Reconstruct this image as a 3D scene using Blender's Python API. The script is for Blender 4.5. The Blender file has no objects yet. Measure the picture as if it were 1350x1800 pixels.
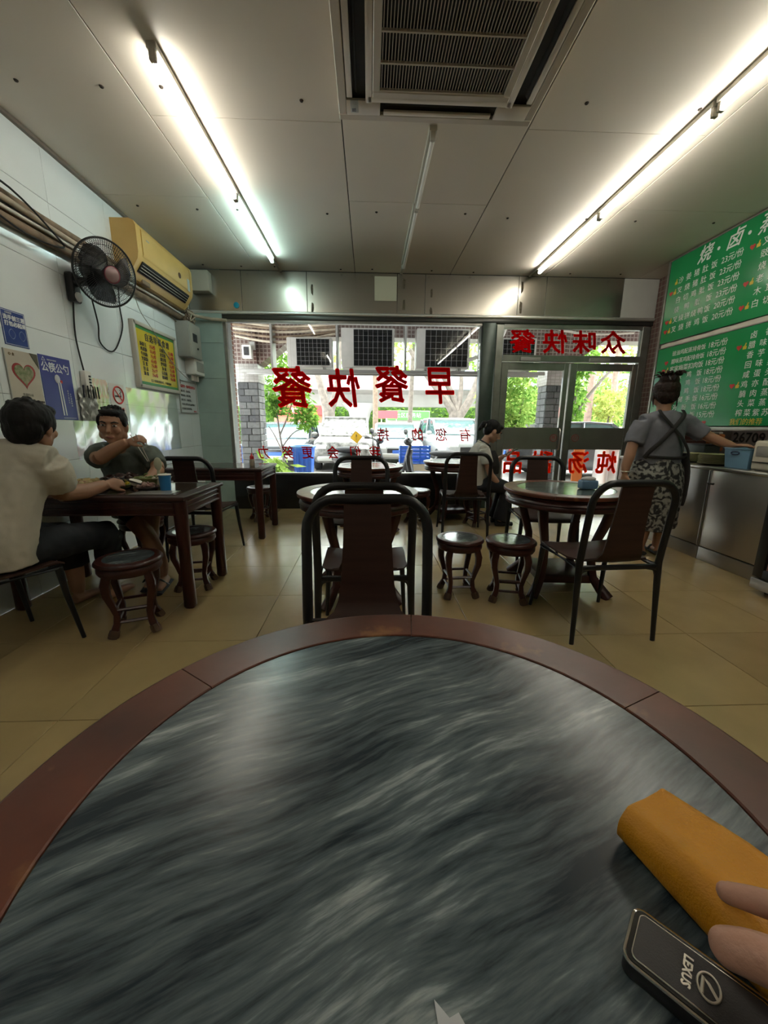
import bpy, bmesh, math, random
from mathutils import Vector, Matrix, Euler
from math import pi, sin, cos, radians as R
random.seed(7)
S = 1.07                      # metres per modelling unit, applied to every top-level object at the end
sc = bpy.context.scene
C = sc.collection
# ------------------------------------------------------------------ camera
F = 680.0
yaw = math.atan(28/math.hypot(F, 150)); pit = math.atan(150/F); rol = R(.35)
r0 = Vector((cos(yaw), -sin(yaw), 0)); f0 = Vector((sin(yaw)*cos(pit), cos(yaw)*cos(pit), -sin(pit)))
u0 = r0.cross(f0)
rr = cos(rol)*r0+sin(rol)*u0; uu = cos(rol)*u0-sin(rol)*r0
cd = bpy.data.cameras.new('camera'); cam = bpy.data.objects.new('camera', cd); C.objects.link(cam)
cd.sensor_fit = 'HORIZONTAL'; cd.sensor_width = 36; cd.lens = F/1350*36; cd.clip_start = .01; cd.clip_end = 500
mm = Matrix((rr, uu, -f0)).transposed().to_4x4(); mm.translation = (0, 0, 1.10*S)
cam.matrix_world = mm
sc.camera = cam
# ------------------------------------------------------------------ sky, sun, exposure
w = bpy.data.worlds.new('sky'); sc.world = w; w.use_nodes = True
bg = w.node_tree.nodes['Background']; bg.inputs[0].default_value = (.93, .97, 1, 1); bg.inputs[1].default_value = 4.4
sd = bpy.data.lights.new('sun', 'SUN'); sd.energy = 3.6; sd.angle = R(12); sd.color = (1, .95, .86)
sun = bpy.data.objects.new('sun', sd); C.objects.link(sun); sun.rotation_euler = Euler((R(-28), R(22), 0))
TUBE = 12.5
sc.view_settings.view_transform = 'Standard'; sc.view_settings.look = 'None'
cy = sc.cycles; cy.max_bounces = 8; cy.diffuse_bounces = 4; cy.glossy_bounces = 3; cy.caustics_reflective = False; cy.caustics_refractive = False
sc.view_settings.exposure = 1.7; sc.view_settings.gamma = 1; sc.view_settings.use_curve_mapping = False

# ------------------------------------------------------------------ materials
MT = {}
def nd(nt, t, **k):
    n = nt.nodes.new(t)
    for a, b in k.items(): setattr(n, a, b)
    return n
def mat(name, col, rough=.5, metal=0, var=0, vscale=8, bump=0, bscale=60, spec=.5, stretch=None, col2=None, coat=0, trans=0):
    if name in MT: return MT[name]
    m = bpy.data.materials.new(name); m.use_nodes = True; nt = m.node_tree; b = nt.nodes['Principled BSDF']
    b.inputs['Base Color'].default_value = (*col, 1); b.inputs['Roughness'].default_value = rough; b.inputs['Metallic'].default_value = metal
    b.inputs['Specular IOR Level'].default_value = spec; b.inputs['Coat Weight'].default_value = coat
    if var or col2 or bump:
        tc = nd(nt, 'ShaderNodeTexCoord'); src = tc.outputs['Object']
        if stretch:
            mp = nd(nt, 'ShaderNodeMapping'); mp.inputs['Scale'].default_value = stretch; nt.links.new(src, mp.inputs[0]); src = mp.outputs[0]
    if var or col2:
        n = nd(nt, 'ShaderNodeTexNoise'); n.inputs['Scale'].default_value = vscale; n.inputs['Detail'].default_value = 5
        nt.links.new(src, n.inputs['Vector'])
        rp = nd(nt, 'ShaderNodeValToRGB'); e = rp.color_ramp.elements; e[0].position = .3; e[1].position = .72
        c2 = col2 or tuple(min(1, c*(1+var)) for c in col); c1 = col if col2 else tuple(c*(1-var) for c in col)
        e[0].color = (*c1, 1); e[1].color = (*c2, 1)
        nt.links.new(n.outputs['Fac'], rp.inputs[0]); nt.links.new(rp.outputs[0], b.inputs['Base Color'])
    if bump:
        n2 = nd(nt, 'ShaderNodeTexNoise'); n2.inputs['Scale'].default_value = bscale; n2.inputs['Detail'].default_value = 3
        nt.links.new(src, n2.inputs['Vector'])
        bp = nd(nt, 'ShaderNodeBump'); bp.inputs['Strength'].default_value = bump; bp.inputs['Distance'].default_value = .01
        nt.links.new(n2.outputs['Fac'], bp.inputs['Height']); nt.links.new(bp.outputs[0], b.inputs['Normal'])
    MT[name] = m; return m
def emit(name, col, s):
    m = bpy.data.materials.new(name); m.use_nodes = True; nt = m.node_tree; b = nt.nodes['Principled BSDF']
    b.inputs['Base Color'].default_value = (*col, 1); b.inputs['Emission Color'].default_value = (*col, 1); b.inputs['Emission Strength'].default_value = s
    MT[name] = m; return m
def leafmat(name, c1, c2, tr=.5, sc_=6, thru=0):
    m = bpy.data.materials.new(name); m.use_nodes = True; nt = m.node_tree; nt.nodes.remove(nt.nodes['Principled BSDF'])
    o = nt.nodes['Material Output']; tc = nd(nt, 'ShaderNodeTexCoord'); n = nd(nt, 'ShaderNodeTexNoise'); n.inputs['Scale'].default_value = sc_
    nt.links.new(tc.outputs['Object'], n.inputs['Vector']); rp = nd(nt, 'ShaderNodeValToRGB'); e = rp.color_ramp.elements
    e[0].position = .35; e[1].position = .65; e[0].color = (*c1, 1); e[1].color = (*c2, 1); nt.links.new(n.outputs['Fac'], rp.inputs[0])
    d = nd(nt, 'ShaderNodeBsdfDiffuse'); t = nd(nt, 'ShaderNodeBsdfTranslucent'); mx = nd(nt, 'ShaderNodeMixShader'); mx.inputs[0].default_value = tr
    nt.links.new(rp.outputs[0], d.inputs[0]); nt.links.new(rp.outputs[0], t.inputs[0]); nt.links.new(d.outputs[0], mx.inputs[1]); nt.links.new(t.outputs[0], mx.inputs[2])
    if thru:
        tp = nd(nt, 'ShaderNodeBsdfTransparent'); tp.inputs[0].default_value = (*c1, 1); m2 = nd(nt, 'ShaderNodeMixShader'); m2.inputs[0].default_value = thru
        nt.links.new(mx.outputs[0], m2.inputs[1]); nt.links.new(tp.outputs[0], m2.inputs[2]); mx = m2
    nt.links.new(mx.outputs[0], o.inputs[0]); MT[name] = m; return m
def glassmat(name, tint=(1, 1, 1), ior=1.45, rough=0.0, k=1.0):
    m = bpy.data.materials.new(name); m.use_nodes = True; nt = m.node_tree; nt.nodes.remove(nt.nodes['Principled BSDF'])
    o = nt.nodes['Material Output']; t = nd(nt, 'ShaderNodeBsdfTransparent'); t.inputs[0].default_value = (*tint, 1)
    g = nd(nt, 'ShaderNodeBsdfGlossy'); g.inputs['Roughness'].default_value = rough; fr = nd(nt, 'ShaderNodeFresnel'); fr.inputs[0].default_value = ior
    mu = nd(nt, 'ShaderNodeMath', operation='MULTIPLY'); mu.inputs[1].default_value = k; nt.links.new(fr.outputs[0], mu.inputs[0])
    mx = nd(nt, 'ShaderNodeMixShader'); nt.links.new(mu.outputs[0], mx.inputs[0]); nt.links.new(t.outputs[0], mx.inputs[1]); nt.links.new(g.outputs[0], mx.inputs[2])
    nt.links.new(mx.outputs[0], o.inputs[0]); MT[name] = m; return m
def marblemat(name, ang=25, scale=1.0, offset=0.0, dark=(.020, .030, .040), mid=(.098, .132, .150), light=(.37, .42, .43), rough=.22, patch=.5):
    m = bpy.data.materials.new(name); m.use_nodes = True; nt = m.node_tree; b = nt.nodes['Principled BSDF']; L = nt.links.new
    tc = nd(nt, 'ShaderNodeTexCoord'); mp = nd(nt, 'ShaderNodeMapping'); mp.inputs['Rotation'].default_value = (0, 0, R(-ang)); mp.inputs['Location'].default_value = (offset, offset*.7, 0)
    L(tc.outputs['Object'], mp.inputs[0])
    wn = nd(nt, 'ShaderNodeTexNoise'); wn.inputs['Scale'].default_value = 5*scale; wn.inputs['Detail'].default_value = 1.5; L(mp.outputs[0], wn.inputs['Vector'])
    wa = nd(nt, 'ShaderNodeVectorMath', operation='SCALE'); wa.inputs['Scale'].default_value = .045/scale; L(wn.outputs['Color'], wa.inputs[0])
    ad = nd(nt, 'ShaderNodeVectorMath', operation='ADD'); L(mp.outputs[0], ad.inputs[0]); L(wa.outputs[0], ad.inputs[1])
    def layer(sx, sy, det, ro):
        st = nd(nt, 'ShaderNodeMapping'); st.inputs['Scale'].default_value = (sx*scale, sy*scale, 1); L(ad.outputs[0], st.inputs[0])
        n1 = nd(nt, 'ShaderNodeTexNoise'); n1.inputs['Scale'].default_value = 1; n1.inputs['Detail'].default_value = det; n1.inputs['Roughness'].default_value = ro; L(st.outputs[0], n1.inputs['Vector']); return n1.outputs['Fac']
    def mixf(f, a_, b_):
        mi = nd(nt, 'ShaderNodeMix', data_type='FLOAT'); mi.inputs[0].default_value = f; L(a_, mi.inputs[2]); L(b_, mi.inputs[3]); return mi.outputs[0]
    o1 = mixf(.40, layer(4.5, 42, 4, .6), layer(2.6, 9, 3, .5)); o1 = mixf(.30, o1, layer(13, 125, 6, .65))
    rp = nd(nt, 'ShaderNodeValToRGB'); e = rp.color_ramp.elements; e[0].position = .415; e[0].color = (*dark, 1); e[1].position = .635; e[1].color = (*light, 1)
    k = rp.color_ramp.elements.new(.485); k.color = (*[a*.7 for a in mid], 1); k = rp.color_ramp.elements.new(.55); k.color = (*[a*.8+c*.12 for a, c in zip(mid, light)], 1)
    L(o1, rp.inputs[0]); L(rp.outputs[0], b.inputs['Base Color']); b.inputs['Roughness'].default_value = rough
    MT[name] = m; return m
def gridmat(name, col, grout, sx, sy, ax='XZ', rough=.4, mortar=.09, var=.25):
    m = bpy.data.materials.new(name); m.use_nodes = True; nt = m.node_tree; b = nt.nodes['Principled BSDF']; L = nt.links.new
    tc = nd(nt, 'ShaderNodeTexCoord'); sp = nd(nt, 'ShaderNodeSeparateXYZ'); L(tc.outputs['Object'], sp.inputs[0]); cb = nd(nt, 'ShaderNodeCombineXYZ')
    if ax == 'XZ':
        su = nd(nt, 'ShaderNodeMath', operation='ADD'); L(sp.outputs['X'], su.inputs[0]); L(sp.outputs['Y'], su.inputs[1]); L(su.outputs[0], cb.inputs[0])
    else: L(sp.outputs[ax[0]], cb.inputs[0])
    L(sp.outputs[ax[1]], cb.inputs[1])
    br = nd(nt, 'ShaderNodeTexBrick'); br.offset = 0; br.inputs['Scale'].default_value = 1; br.inputs['Brick Width'].default_value = sx; br.inputs['Row Height'].default_value = sy
    br.inputs['Mortar Size'].default_value = mortar*sy; br.inputs['Color1'].default_value = (*col, 1); br.inputs['Color2'].default_value = (*[c*(1-var) for c in col], 1); br.inputs['Mortar'].default_value = (*grout, 1)
    L(cb.outputs[0], br.inputs['Vector']); L(br.outputs['Color'], b.inputs['Base Color']); b.inputs['Roughness'].default_value = rough
    MT[name] = m; return m
M_black = mat('black_powder_metal', (.008, .009, .011), .38)
M_brown = mat('brown_veneer', (.044, .021, .016), .5, var=.2, vscale=4, stretch=(1, 1, 12), spec=.3)
M_wood = mat('red_lacquer_wood', (.040, .009, .006), .32, var=.35, vscale=6, stretch=(3, 3, 1.2), bump=.05, bscale=40)
M_wooddk = mat('dark_lacquer_wood', (.028, .008, .006), .38, var=.3, vscale=6, bump=.05)
M_foot = mat('worn_stool_foot', (.085, .05, .028), .7, var=.4, vscale=20)
M_steel = mat('stainless_steel', (.5, .48, .45), .30, .95, var=.06, vscale=3, bump=.02, bscale=4, stretch=(1, 1, 8))
M_white = mat('white_plastic', (.72, .70, .64), .45, var=.04)
M_offw = mat('aged_plastic', (.55, .50, .40), .5, var=.12, vscale=5)
M_grey = mat('grey_plastic', (.32, .32, .29), .5)
M_dark = mat('dark_plastic', (.012, .012, .013), .4)
M_rub = mat('black_rubber', (.012, .012, .012), .8)
M_alu = mat('aluminium_frame', (.30, .29, .26), .38, .7, var=.15, vscale=9, bump=.02)
M_glass = glassmat('window_glass', (.97, .99, .98))

# ------------------------------------------------------------------ mesh helpers
def NB(): return bmesh.new()
def tf(bm, vs, M):
    if M is not None: bmesh.ops.transform(bm, matrix=M, verts=vs)
def bx(bm, c, s, M=None, bev=0, seg=2):
    t = bmesh.new(); bmesh.ops.create_cube(t, size=1)
    for v in t.verts: v.co = Vector((v.co.x*s[0], v.co.y*s[1], v.co.z*s[2]))
    if bev: bmesh.ops.bevel(t, geom=t.edges[:], offset=bev, segments=seg, profile=.5, affect='EDGES')
    T = Matrix.Translation(c)
    if M is not None: T = M @ T
    mp = {v: bm.verts.new(T @ v.co) for v in t.verts}
    for f in t.faces: bm.faces.new([mp[v] for v in f.verts])
    t.free(); return bm
def rings(bm, rs, closed=False, caps=True):
    vr = [[bm.verts.new(p) for p in r] for r in rs]; n = len(rs[0]); k = len(vr)
    for i in range(k if closed else k-1):
        a, b = vr[i], vr[(i+1) % k]
        for j in range(n): bm.faces.new((a[j], a[(j+1) % n], b[(j+1) % n], b[j]))
    if caps and not closed:
        bm.faces.new(vr[0][::-1]); bm.faces.new(vr[-1])
    return vr
def frames(pts, closed=False, up=None):
    pts = [Vector(p) for p in pts]; n = len(pts); out = []; prev = None
    for i, p in enumerate(pts):
        a = pts[(i-1) % n] if closed else pts[max(i-1, 0)]; b = pts[(i+1) % n] if closed else pts[min(i+1, n-1)]
        t = (b-a).normalized()
        if prev is None:
            h = Vector(up) if up else (Vector((0, 0, 1)) if abs(t.z) < .9 else Vector((0, 1, 0)))
            x = h.cross(t).normalized()
        else:
            x = prev-t*prev.dot(t); x.normalize()
        prev = x; out.append((p, x, t.cross(x).normalized(), t))
    return out
def tube(bm, pts, r, n=8, closed=False, ry=None, up=None, caps=True, M=None, pw=1):
    fr = frames(pts, closed, up); rs = []
    for i, (p, x, y, t) in enumerate(fr):
        a = r[i] if isinstance(r, (list, tuple)) else r
        b = (ry[i] if isinstance(ry, (list, tuple)) else ry) if ry is not None else a
        q = []
        for j in range(n):
            th = 2*pi*j/n; c, s = cos(th), sin(th)
            if pw != 1: c, s = math.copysign(abs(c)**pw, c), math.copysign(abs(s)**pw, s)
            v = p+x*(a*c)+y*(b*s); q.append(M @ v if M is not None else v)
        rs.append(q)
    rings(bm, rs, closed, caps); return bm
def cyl(bm, a, b, r, r2=None, n=12, M=None): return tube(bm, [a, b], [r, r if r2 is None else r2], n, M=M)
def lathe(bm, prof, n=24, c=(0, 0, 0), M=None, a0=0, a1=2*pi):
    full = abs(a1-a0-2*pi) < 1e-6; k = n if full else n+1; rs = []
    for j in range(k):
        th = a0+(a1-a0)*j/n; q = []
        for r, z in prof:
            v = Vector((c[0]+r*cos(th), c[1]+r*sin(th), c[2]+z)); q.append(M @ v if M is not None else v)
        rs.append(q)
    vr = [[bm.verts.new(p) for p in q] for q in rs]
    for j in range(n):
        a, b = vr[j], vr[(j+1) % k]
        for i in range(len(prof)-1): bm.faces.new((a[i], b[i], b[i+1], a[i+1]))
    if not full:
        bm.faces.new(vr[0]); bm.faces.new(vr[-1][::-1])
    bmesh.ops.remove_doubles(bm, verts=[v for q in vr for v in q], dist=1e-6)
    return bm
def prism(bm, poly, h, M=None, z0=0):
    a = [Vector((x, y, z0)) for x, y in poly]; b = [Vector((x, y, z0+h)) for x, y in poly]
    if M is not None: a = [M @ v for v in a]; b = [M @ v for v in b]
    rings(bm, [a, b]); return bm
def ball(bm, c, r, u=14, v=10, M=None):
    if not isinstance(r, (list, tuple)): r = (r, r, r)
    T = Matrix.Translation(c) @ Matrix.Diagonal((*r, 1))
    if M is not None: T = M @ T
    bmesh.ops.create_uvsphere(bm, u_segments=u, v_segments=v, radius=1, matrix=T); return bm
def mesh_of(name, bm, smooth=40):
    bmesh.ops.recalc_face_normals(bm, faces=bm.faces[:])
    me = bpy.data.meshes.new(name); bm.to_mesh(me); bm.free()
    if smooth:
        me.polygons.foreach_set('use_smooth', [True]*len(me.polygons)); me.set_sharp_from_angle(angle=R(smooth))
    return me
def ob(name, bm, m, parent=None, loc=None, rot=None, smooth=40, label=None, kind=None):
    me = bm if isinstance(bm, bpy.types.Mesh) else mesh_of(name, bm, smooth)
    if m is not None and not me.materials: me.materials.append(m)
    o = bpy.data.objects.new(name, me); C.objects.link(o)
    if parent: o.parent = parent
    if loc: o.location = loc
    if rot: o.rotation_euler = rot
    if label: o['label'] = label
    if kind: o['kind'] = kind
    return o
def tag(o, label, cat, group=None):
    o['label'] = label; o['category'] = cat
    if group: o['group'] = group
    return o
def thing(name, label, cat, loc=(0, 0, 0), rz=0, group=None):
    o = bpy.data.objects.new(name, None); C.objects.link(o); o.empty_display_size = .1; o.location = loc; o.rotation_euler = (0, 0, rz)
    return tag(o, label, cat, group)
def struct(name, bm, m, parent=None, **k):
    o = ob(name, bm, m, parent, **k)
    if not parent: o['kind'] = 'structure'
    return o
def sempty(name, loc=(0, 0, 0)):
    o = bpy.data.objects.new(name, None); C.objects.link(o); o.location = loc; o['kind'] = 'structure'; return o
def dup(root, loc, rz, label, group=None):
    def cp(o, p):
        c = o.copy(); C.objects.link(c); c.parent = p
        for ch in o.children: cp(ch, c)
        return c
    r = cp(root, None); r.location = loc; r.rotation_euler = (0, 0, rz); r['label'] = label
    if group: r['group'] = group
    return r
_tc = {}
TS = bpy.data.scenes.new('scratch')
def bake(o):
    TS.collection.objects.link(o); vl = TS.view_layers[0]
    with bpy.context.temp_override(scene=TS, view_layer=vl):
        vl.update(); me = bpy.data.meshes.new_from_object(o.evaluated_get(bpy.context.evaluated_depsgraph_get()))
    bpy.data.objects.remove(o); return me
def text(s, size, m, parent, M, name='lettering', ax='CENTER', bold=0, shear=0, mirror=False, sx=1.0, ext=.0006, spacing=1.0, label=None):
    key = (s, size, ax, bold, shear, sx, ext, spacing, m.name)
    if key not in _tc:
        c = bpy.data.curves.new(name, 'FONT'); c.body = s; c.size = size; c.align_x = ax; c.align_y = 'CENTER'; c.shear = shear; c.extrude = ext
        c.resolution_u = 2; c.space_character = spacing
        me = bake(bpy.data.objects.new('tmp', c)); bpy.data.curves.remove(c); me.materials.clear(); me.materials.append(m); me.name = name
        if bold:
            q = bmesh.new()
            for k, (dx, dy) in enumerate(((0, 0), (1, 0), (-1, 0), (0, 1), (0, -1), (.7, .7), (-.7, -.7), (.7, -.7), (-.7, .7))):
                n0 = len(q.verts); q.from_mesh(me); q.verts.ensure_lookup_table()
                bmesh.ops.translate(q, vec=(dx*bold, dy*bold, k*.00004), verts=q.verts[n0:])
            q.to_mesh(me); q.free()
        if sx != 1:
            for v in me.vertices: v.co.x *= sx
        _tc[key] = me
    o = bpy.data.objects.new(name, _tc[key]); C.objects.link(o); o.parent = parent
    if mirror: M = M @ Matrix.Diagonal((-1, 1, 1, 1))
    o.matrix_local = M
    if label: o['label'] = label
    return o
# plane frames for flat print: local x = reading direction, y = up
def onL(y, z, x=-2.17): return Matrix(((0, 0, 1, x), (1, 0, 0, y), (0, 1, 0, z), (0, 0, 0, 1)))     # left wall, facing +X
def onR(y, z, x=3.36): return Matrix(((0, 0, -1, x), (-1, 0, 0, y), (0, 1, 0, z), (0, 0, 0, 1)))     # right wall, facing -X
def onF(x, z, y=5.19): return Matrix(((1, 0, 0, x), (0, 0, -1, y), (0, 1, 0, z), (0, 0, 0, 1)))      # facade, facing -Y (into the room)
# ================================================================== the setting
XL, XR, YF, ZC = -2.17, 3.64, 5.2, 2.92
YB = -2.4
# ---- floor of separate tiles
M_tile = mat('beige_porcelain', (.37, .272, .130), .22, var=.10, vscale=3.5, bump=.012, bscale=9)
M_tile2 = mat('beige_porcelain_worn', (.345, .25, .12), .26, var=.14, vscale=2.5, bump=.015, bscale=9)
M_grout = mat('dark_grout', (.07, .05, .03), .9)
fl = struct('floor', bx(NB(), ((XL+5.2)/2, (YB+YF+.1)/2, -.06), (5.2-XL, YF+.1-YB, .108)), M_grout)
tm = {}
for i in range(-3, 11):
    for j in range(-7, 8):
        x0, x1 = max(-.6+.585*i, XL), min(-.6+.585*(i+1), 5.2); y0, y1 = max(1.315+.552*j, YB), min(1.315+.552*(j+1), YF+.08)
        if x1-x0 < .03 or y1-y0 < .03: continue
        k = (round(x1-x0, 3), round(y1-y0, 3), (i*7+j*3) % 4 == 0)
        if k not in tm:
            tm[k] = mesh_of('floor_tile', bx(NB(), (0, 0, 0), (k[0]-.003, k[1]-.003, .01), bev=.0012, seg=1), 30); tm[k].materials.append(M_tile2 if k[2] else M_tile)
        ob('floor_tile', tm[k], None, fl, loc=((x0+x1)/2, (y0+y1)/2, -.005))
# ---- ceiling of large panels
M_ceil = mat('ceiling_panel', (.72, .655, .57), .48, var=.035, vscale=1.6, bump=.05, bscale=2.2, spec=.35)
M_gap = mat('panel_gap', (.02, .017, .014), .9)
ce = struct('ceiling', bx(NB(), ((XL+5.2)/2, (YB+YF)/2, ZC+.09), (5.2-XL, YF-YB+.2, .16)), M_gap)
xs = [XL, -1.31, -.16, 1.0, 2.16, 3.37, 5.2]
for i in range(6):
    cuts = [YB] + ([-1.2, 1.27, 3.69] if i % 2 == 0 else [.35, 2.84]) + [YF]
    for a, b in zip(cuts, cuts[1:]):
        g = .006 if i not in (2, 3) else .008
        ob('ceiling_panel', bx(NB(), ((xs[i]+xs[i+1])/2, (a+b)/2, ZC+.006), (xs[i+1]-xs[i]-g, b-a-.003, .012), bev=.0012, seg=1), M_ceil, ce, smooth=30)
M_screw = mat('rusty_screw', (.035, .025, .018), .8)
scr = mesh_of('ceiling_screw', lathe(NB(), [(0, 0), (.012, 0), (.009, -.006), (.003, -.008), (0, -.008)], 8)); scr.materials.append(M_screw)
for y in (1.45, 2.66, 3.86, 5.08):
    for x in (-1.95, -1.5, -1.1, -.36, .05, .8, 1.25, 1.98, 2.45, 3.1):
        ob('ceiling_screw', scr, None, ce, loc=(x+random.uniform(-.05, .05), y+random.uniform(-.04, .04), ZC))
tr = struct('trim_1', bx(NB(), (XL+.012, (YB+YF)/2, ZC-.012), (.024, YF-YB, .022)), mat('ceiling_edge', (.16, .13, .10), .5))
# ---- left wall with glazed tiles
M_wt = mat('white_glazed_tile', (.72, .765, .77), .13, var=.03, vscale=2, bump=.03, bscale=5)
M_wg = mat('wall_grout', (.33, .34, .32), .8)
wl = struct('wall_left', bx(NB(), (XL-.09, (YB+YF+.3)/2, ZC/2), (.16, YF+.3-YB, ZC+.1)), M_wg)
tmw = {}
for j in range(-4, 9):
    for k in range(7):
        y0, y1 = max(3.1-.62*5+.62*j, YB), min(3.1-.62*5+.62*(j+1), YF); z0, z1 = .43*k-.01, min(.43*(k+1)-.01, ZC)
        z0 = max(z0, 0)
        if y1-y0 < .03: continue
        key = (round(y1-y0, 3), round(z1-z0, 3))
        if key not in tmw:
            tmw[key] = mesh_of('wall_tile', bx(NB(), (0, 0, 0), (.012, key[0]-.0025, key[1]-.0025), bev=.001, seg=1), 30); tmw[key].materials.append(M_wt)
        ob('wall_tile', tmw[key], None, wl, loc=(XL-.006, (y0+y1)/2, (z0+z1)/2))
# ---- wall behind the camera and the far right kitchen wall
M_plas = mat('dim_plaster', (.30, .28, .24), .7, var=.08, vscale=2)
struct('wall_back', bx(NB(), ((XL+5.2)/2, YB-.08, ZC/2), (5.2-XL+.2, .16, ZC+.1)), M_plas)
struct('wall_kitchen', bx(NB(), (5.2+.06, (YB+4.66)/2, ZC/2), (.12, 4.66-YB, ZC+.1)), mat('kitchen_wall', (.5, .48, .42), .5, var=.1))
struct('wall_right', bx(NB(), ((XR+5.3)/2, (4.66+YF+.1)/2, ZC/2), (5.3-XR, YF+.1-4.66, ZC+.1)), gridmat('dark_red_tile', (.12, .055, .045), (.2, .17, .14), .06, .06, 'YZ', .4))
struct('wall_right_header', bx(NB(), ((3.385+XR)/2, (4.66+.3)/2, (1.10+ZC)/2), (XR-3.385, 4.66-.3, ZC-1.10), bev=.004), mat('header_board', (.22, .20, .17), .5, var=.1))
struct('trim_2', bx(NB(), (3.372, 4.675, 2.0), (.03, .03, 1.82), bev=.004), M_alu)
# ---- facade: pale green pier, dark dwarf wall, steel beam
M_gt = mat('pale_green_tile', (.33, .42, .38), .25, var=.10, vscale=4, bump=.03, bscale=6)
pier = struct('wall_facade_pier', bx(NB(), ((XL-1.79)/2, YF+.16, ZC/2), (-1.79-XL, .30, ZC+.1)), M_wg)
for k in range(6):
    z0, z1 = .42*k, min(.42*(k+1), 2.44)
    if z1-z0 > .05: ob('pier_tile', bx(NB(), ((XL-1.79)/2, YF+.005, (z0+z1)/2), (-1.79-XL-.003, .012, z1-z0-.003), bev=.001, seg=1), M_gt, pier, smooth=30)
struct('wall_facade_sill', bx(NB(), ((-1.79+1.44)/2, YF+.1, .235), (3.23, .20, .468), bev=.004), mat('black_granite', (.012, .011, .011), .25, var=.3, vscale=30))
M_fas = mat('steel_fascia', (.46, .43, .38), .27, .9, var=.05, vscale=2, bump=.03, bscale=1.5, stretch=(1, 1, .2))
beam = struct('wall_facade_beam', bx(NB(), ((XL+3.7)/2, YF+.2, 2.69), (3.7-XL, .36, .46)), M_gap)
bxs = [-2.165, -1.53, -.745, .355, .70, 1.86, 2.21, 3.19, 3.64]
for a, b in zip(bxs, bxs[1:]):
    m = M_fas if a < 3.1 else mat('white_fascia_panel', (.62, .62, .58), .45, var=.03)
    b_ = NB(); bx(b_, ((a+b)/2, YF+.008, 2.69), (b-a-.004, .016, .452), bev=.002, seg=1)
    ob('fascia_panel', b_, m, beam, smooth=30)
lip = NB()
tube(lip, [(XL, YF+.012, 2.452), (3.66, YF+.012, 2.452)], .022, 10)
struct('trim_3', lip, mat('bright_steel_edge', (.80, .80, .77), .4, .8))
struct('trim_4', bx(NB(), ((XL+3.66)/2, YF+.06, 2.405), (3.66-XL, .10, .05), bev=.004), mat('dark_head_rail', (.06, .06, .055), .35, .6))
# tape remains on the panel joints
M_tape = mat('dirty_tape', (.10, .08, .05), .7, var=.6, vscale=60)
for x, zz in ((-.68, 2.72), (-.68, 2.53), (.44, 2.80), (.44, 2.58), (.78, 2.70), (.78, 2.50), (1.905, 2.79), (1.905, 2.56)):
    p = [(-.018, -.06), (.012, -.062), (.018, -.01), (.012, .05), (-.015, .066), (-.02, .02)]
    ob('tape_scrap', prism(NB(), [(a*random.uniform(.6, 1.1), b*random.uniform(.6, 1.2)) for a, b in p], .0012, onF(x, zz, YF-.0005)), M_tape, beam)
# ---- shop window: three frameless panes in an aluminium frame
def rail(x0, x1, z0, z1, y=5.26, d=.07, m=M_alu, name='frame_rail', parent=None, bev=.003):
    return ob(name, bx(NB(), ((x0+x1)/2, y, (z0+z1)/2), (x1-x0, d, z1-z0), bev=bev, seg=1), m, parent, smooth=30)
M_gpost = mat('dark_green_post', (.045, .065, .055), .35, .3, var=.2, vscale=6)
win = sempty('window_1', (-.17, 5.26, .47)); win.location = (0, 0, 0)
for a, b in ((-1.76, -.985), (-.98, .405), (.41, 1.43)):
    p = ob('window_pane', bx(NB(), ((a+b)/2, 5.262, (.485+2.36)/2), (b-a, .008, 1.875)), M_glass, win, smooth=0)
rail(-1.79, 1.44, 2.35, 2.40, parent=win); rail(-1.79, 1.44, .465, .487, parent=win, d=.09)
rail(-1.79, -1.755, .487, 2.35, parent=win)
struct('trim_5', bx(NB(), (1.53, YF+.09, 1.2), (.17, .16, 2.4), bev=.006), M_gpost)
# ---- glazed double door with transom
dr = sempty('door_1')
M_dr = mat('door_aluminium', (.27, .28, .25), .33, .75, var=.15, vscale=7, bump=.02)
rail(1.63, 1.72, 0, 2.37, parent=dr, m=M_dr, name='door_frame'); rail(3.53, 3.63, 0, 2.37, parent=dr, m=M_dr, name='door_frame')
rail(1.72, 3.53, 2.33, 2.38, parent=dr, m=M_dr, name='door_frame'); rail(1.72, 3.53, 1.935, 2.01, parent=dr, m=M_dr, name='door_frame', d=.1)
ob('window_pane', bx(NB(), ((1.72+3.53)/2, 5.262, 2.17), (1.81, .008, .32)), M_glass, dr, smooth=0, label='transom pane above the double door')
M_mid = mat('brushed_door_panel', (.30, .31, .27), .35, .75, var=.1, vscale=3)
for a, b in ((1.725, 2.615), (2.635, 3.525)):
    lf = ob('door_leaf', bx(NB(), (a+.045, 5.26, .99), (.09, .05, 1.86), bev=.004, seg=1), M_dr, dr, smooth=30)
    for q, (x0, x1, z0, z1, dd) in enumerate(((b-.06, b, .06, 1.92, .05), (a+.09, b-.06, 1.83, 1.92, .048), (a+.09, b-.06, .06, .20, .048))):
        ob('leaf_rail', bx(NB(), ((x0+x1)/2, 5.26, (z0+z1)/2), (x1-x0, dd, z1-z0), bev=.003, seg=1), M_dr, lf, smooth=30)
    ob('mid_panel', bx(NB(), ((a+b+.03)/2, 5.26, .955), (b-a-.15, .04, .29), bev=.004, seg=1), M_mid, lf, smooth=30)
    for z0, z1 in ((.20, .81), (1.10, 1.83)):
        ob('door_pane', bx(NB(), ((a+b+.03)/2, 5.262, (z0+z1)/2), (b-a-.15, .008, z1-z0)), M_glass, lf, smooth=0)
    ob('door_closer', bx(NB(), ((a+.35), 5.20, 1.955), (.26, .05, .05), bev=.008), M_grey, lf)
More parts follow.
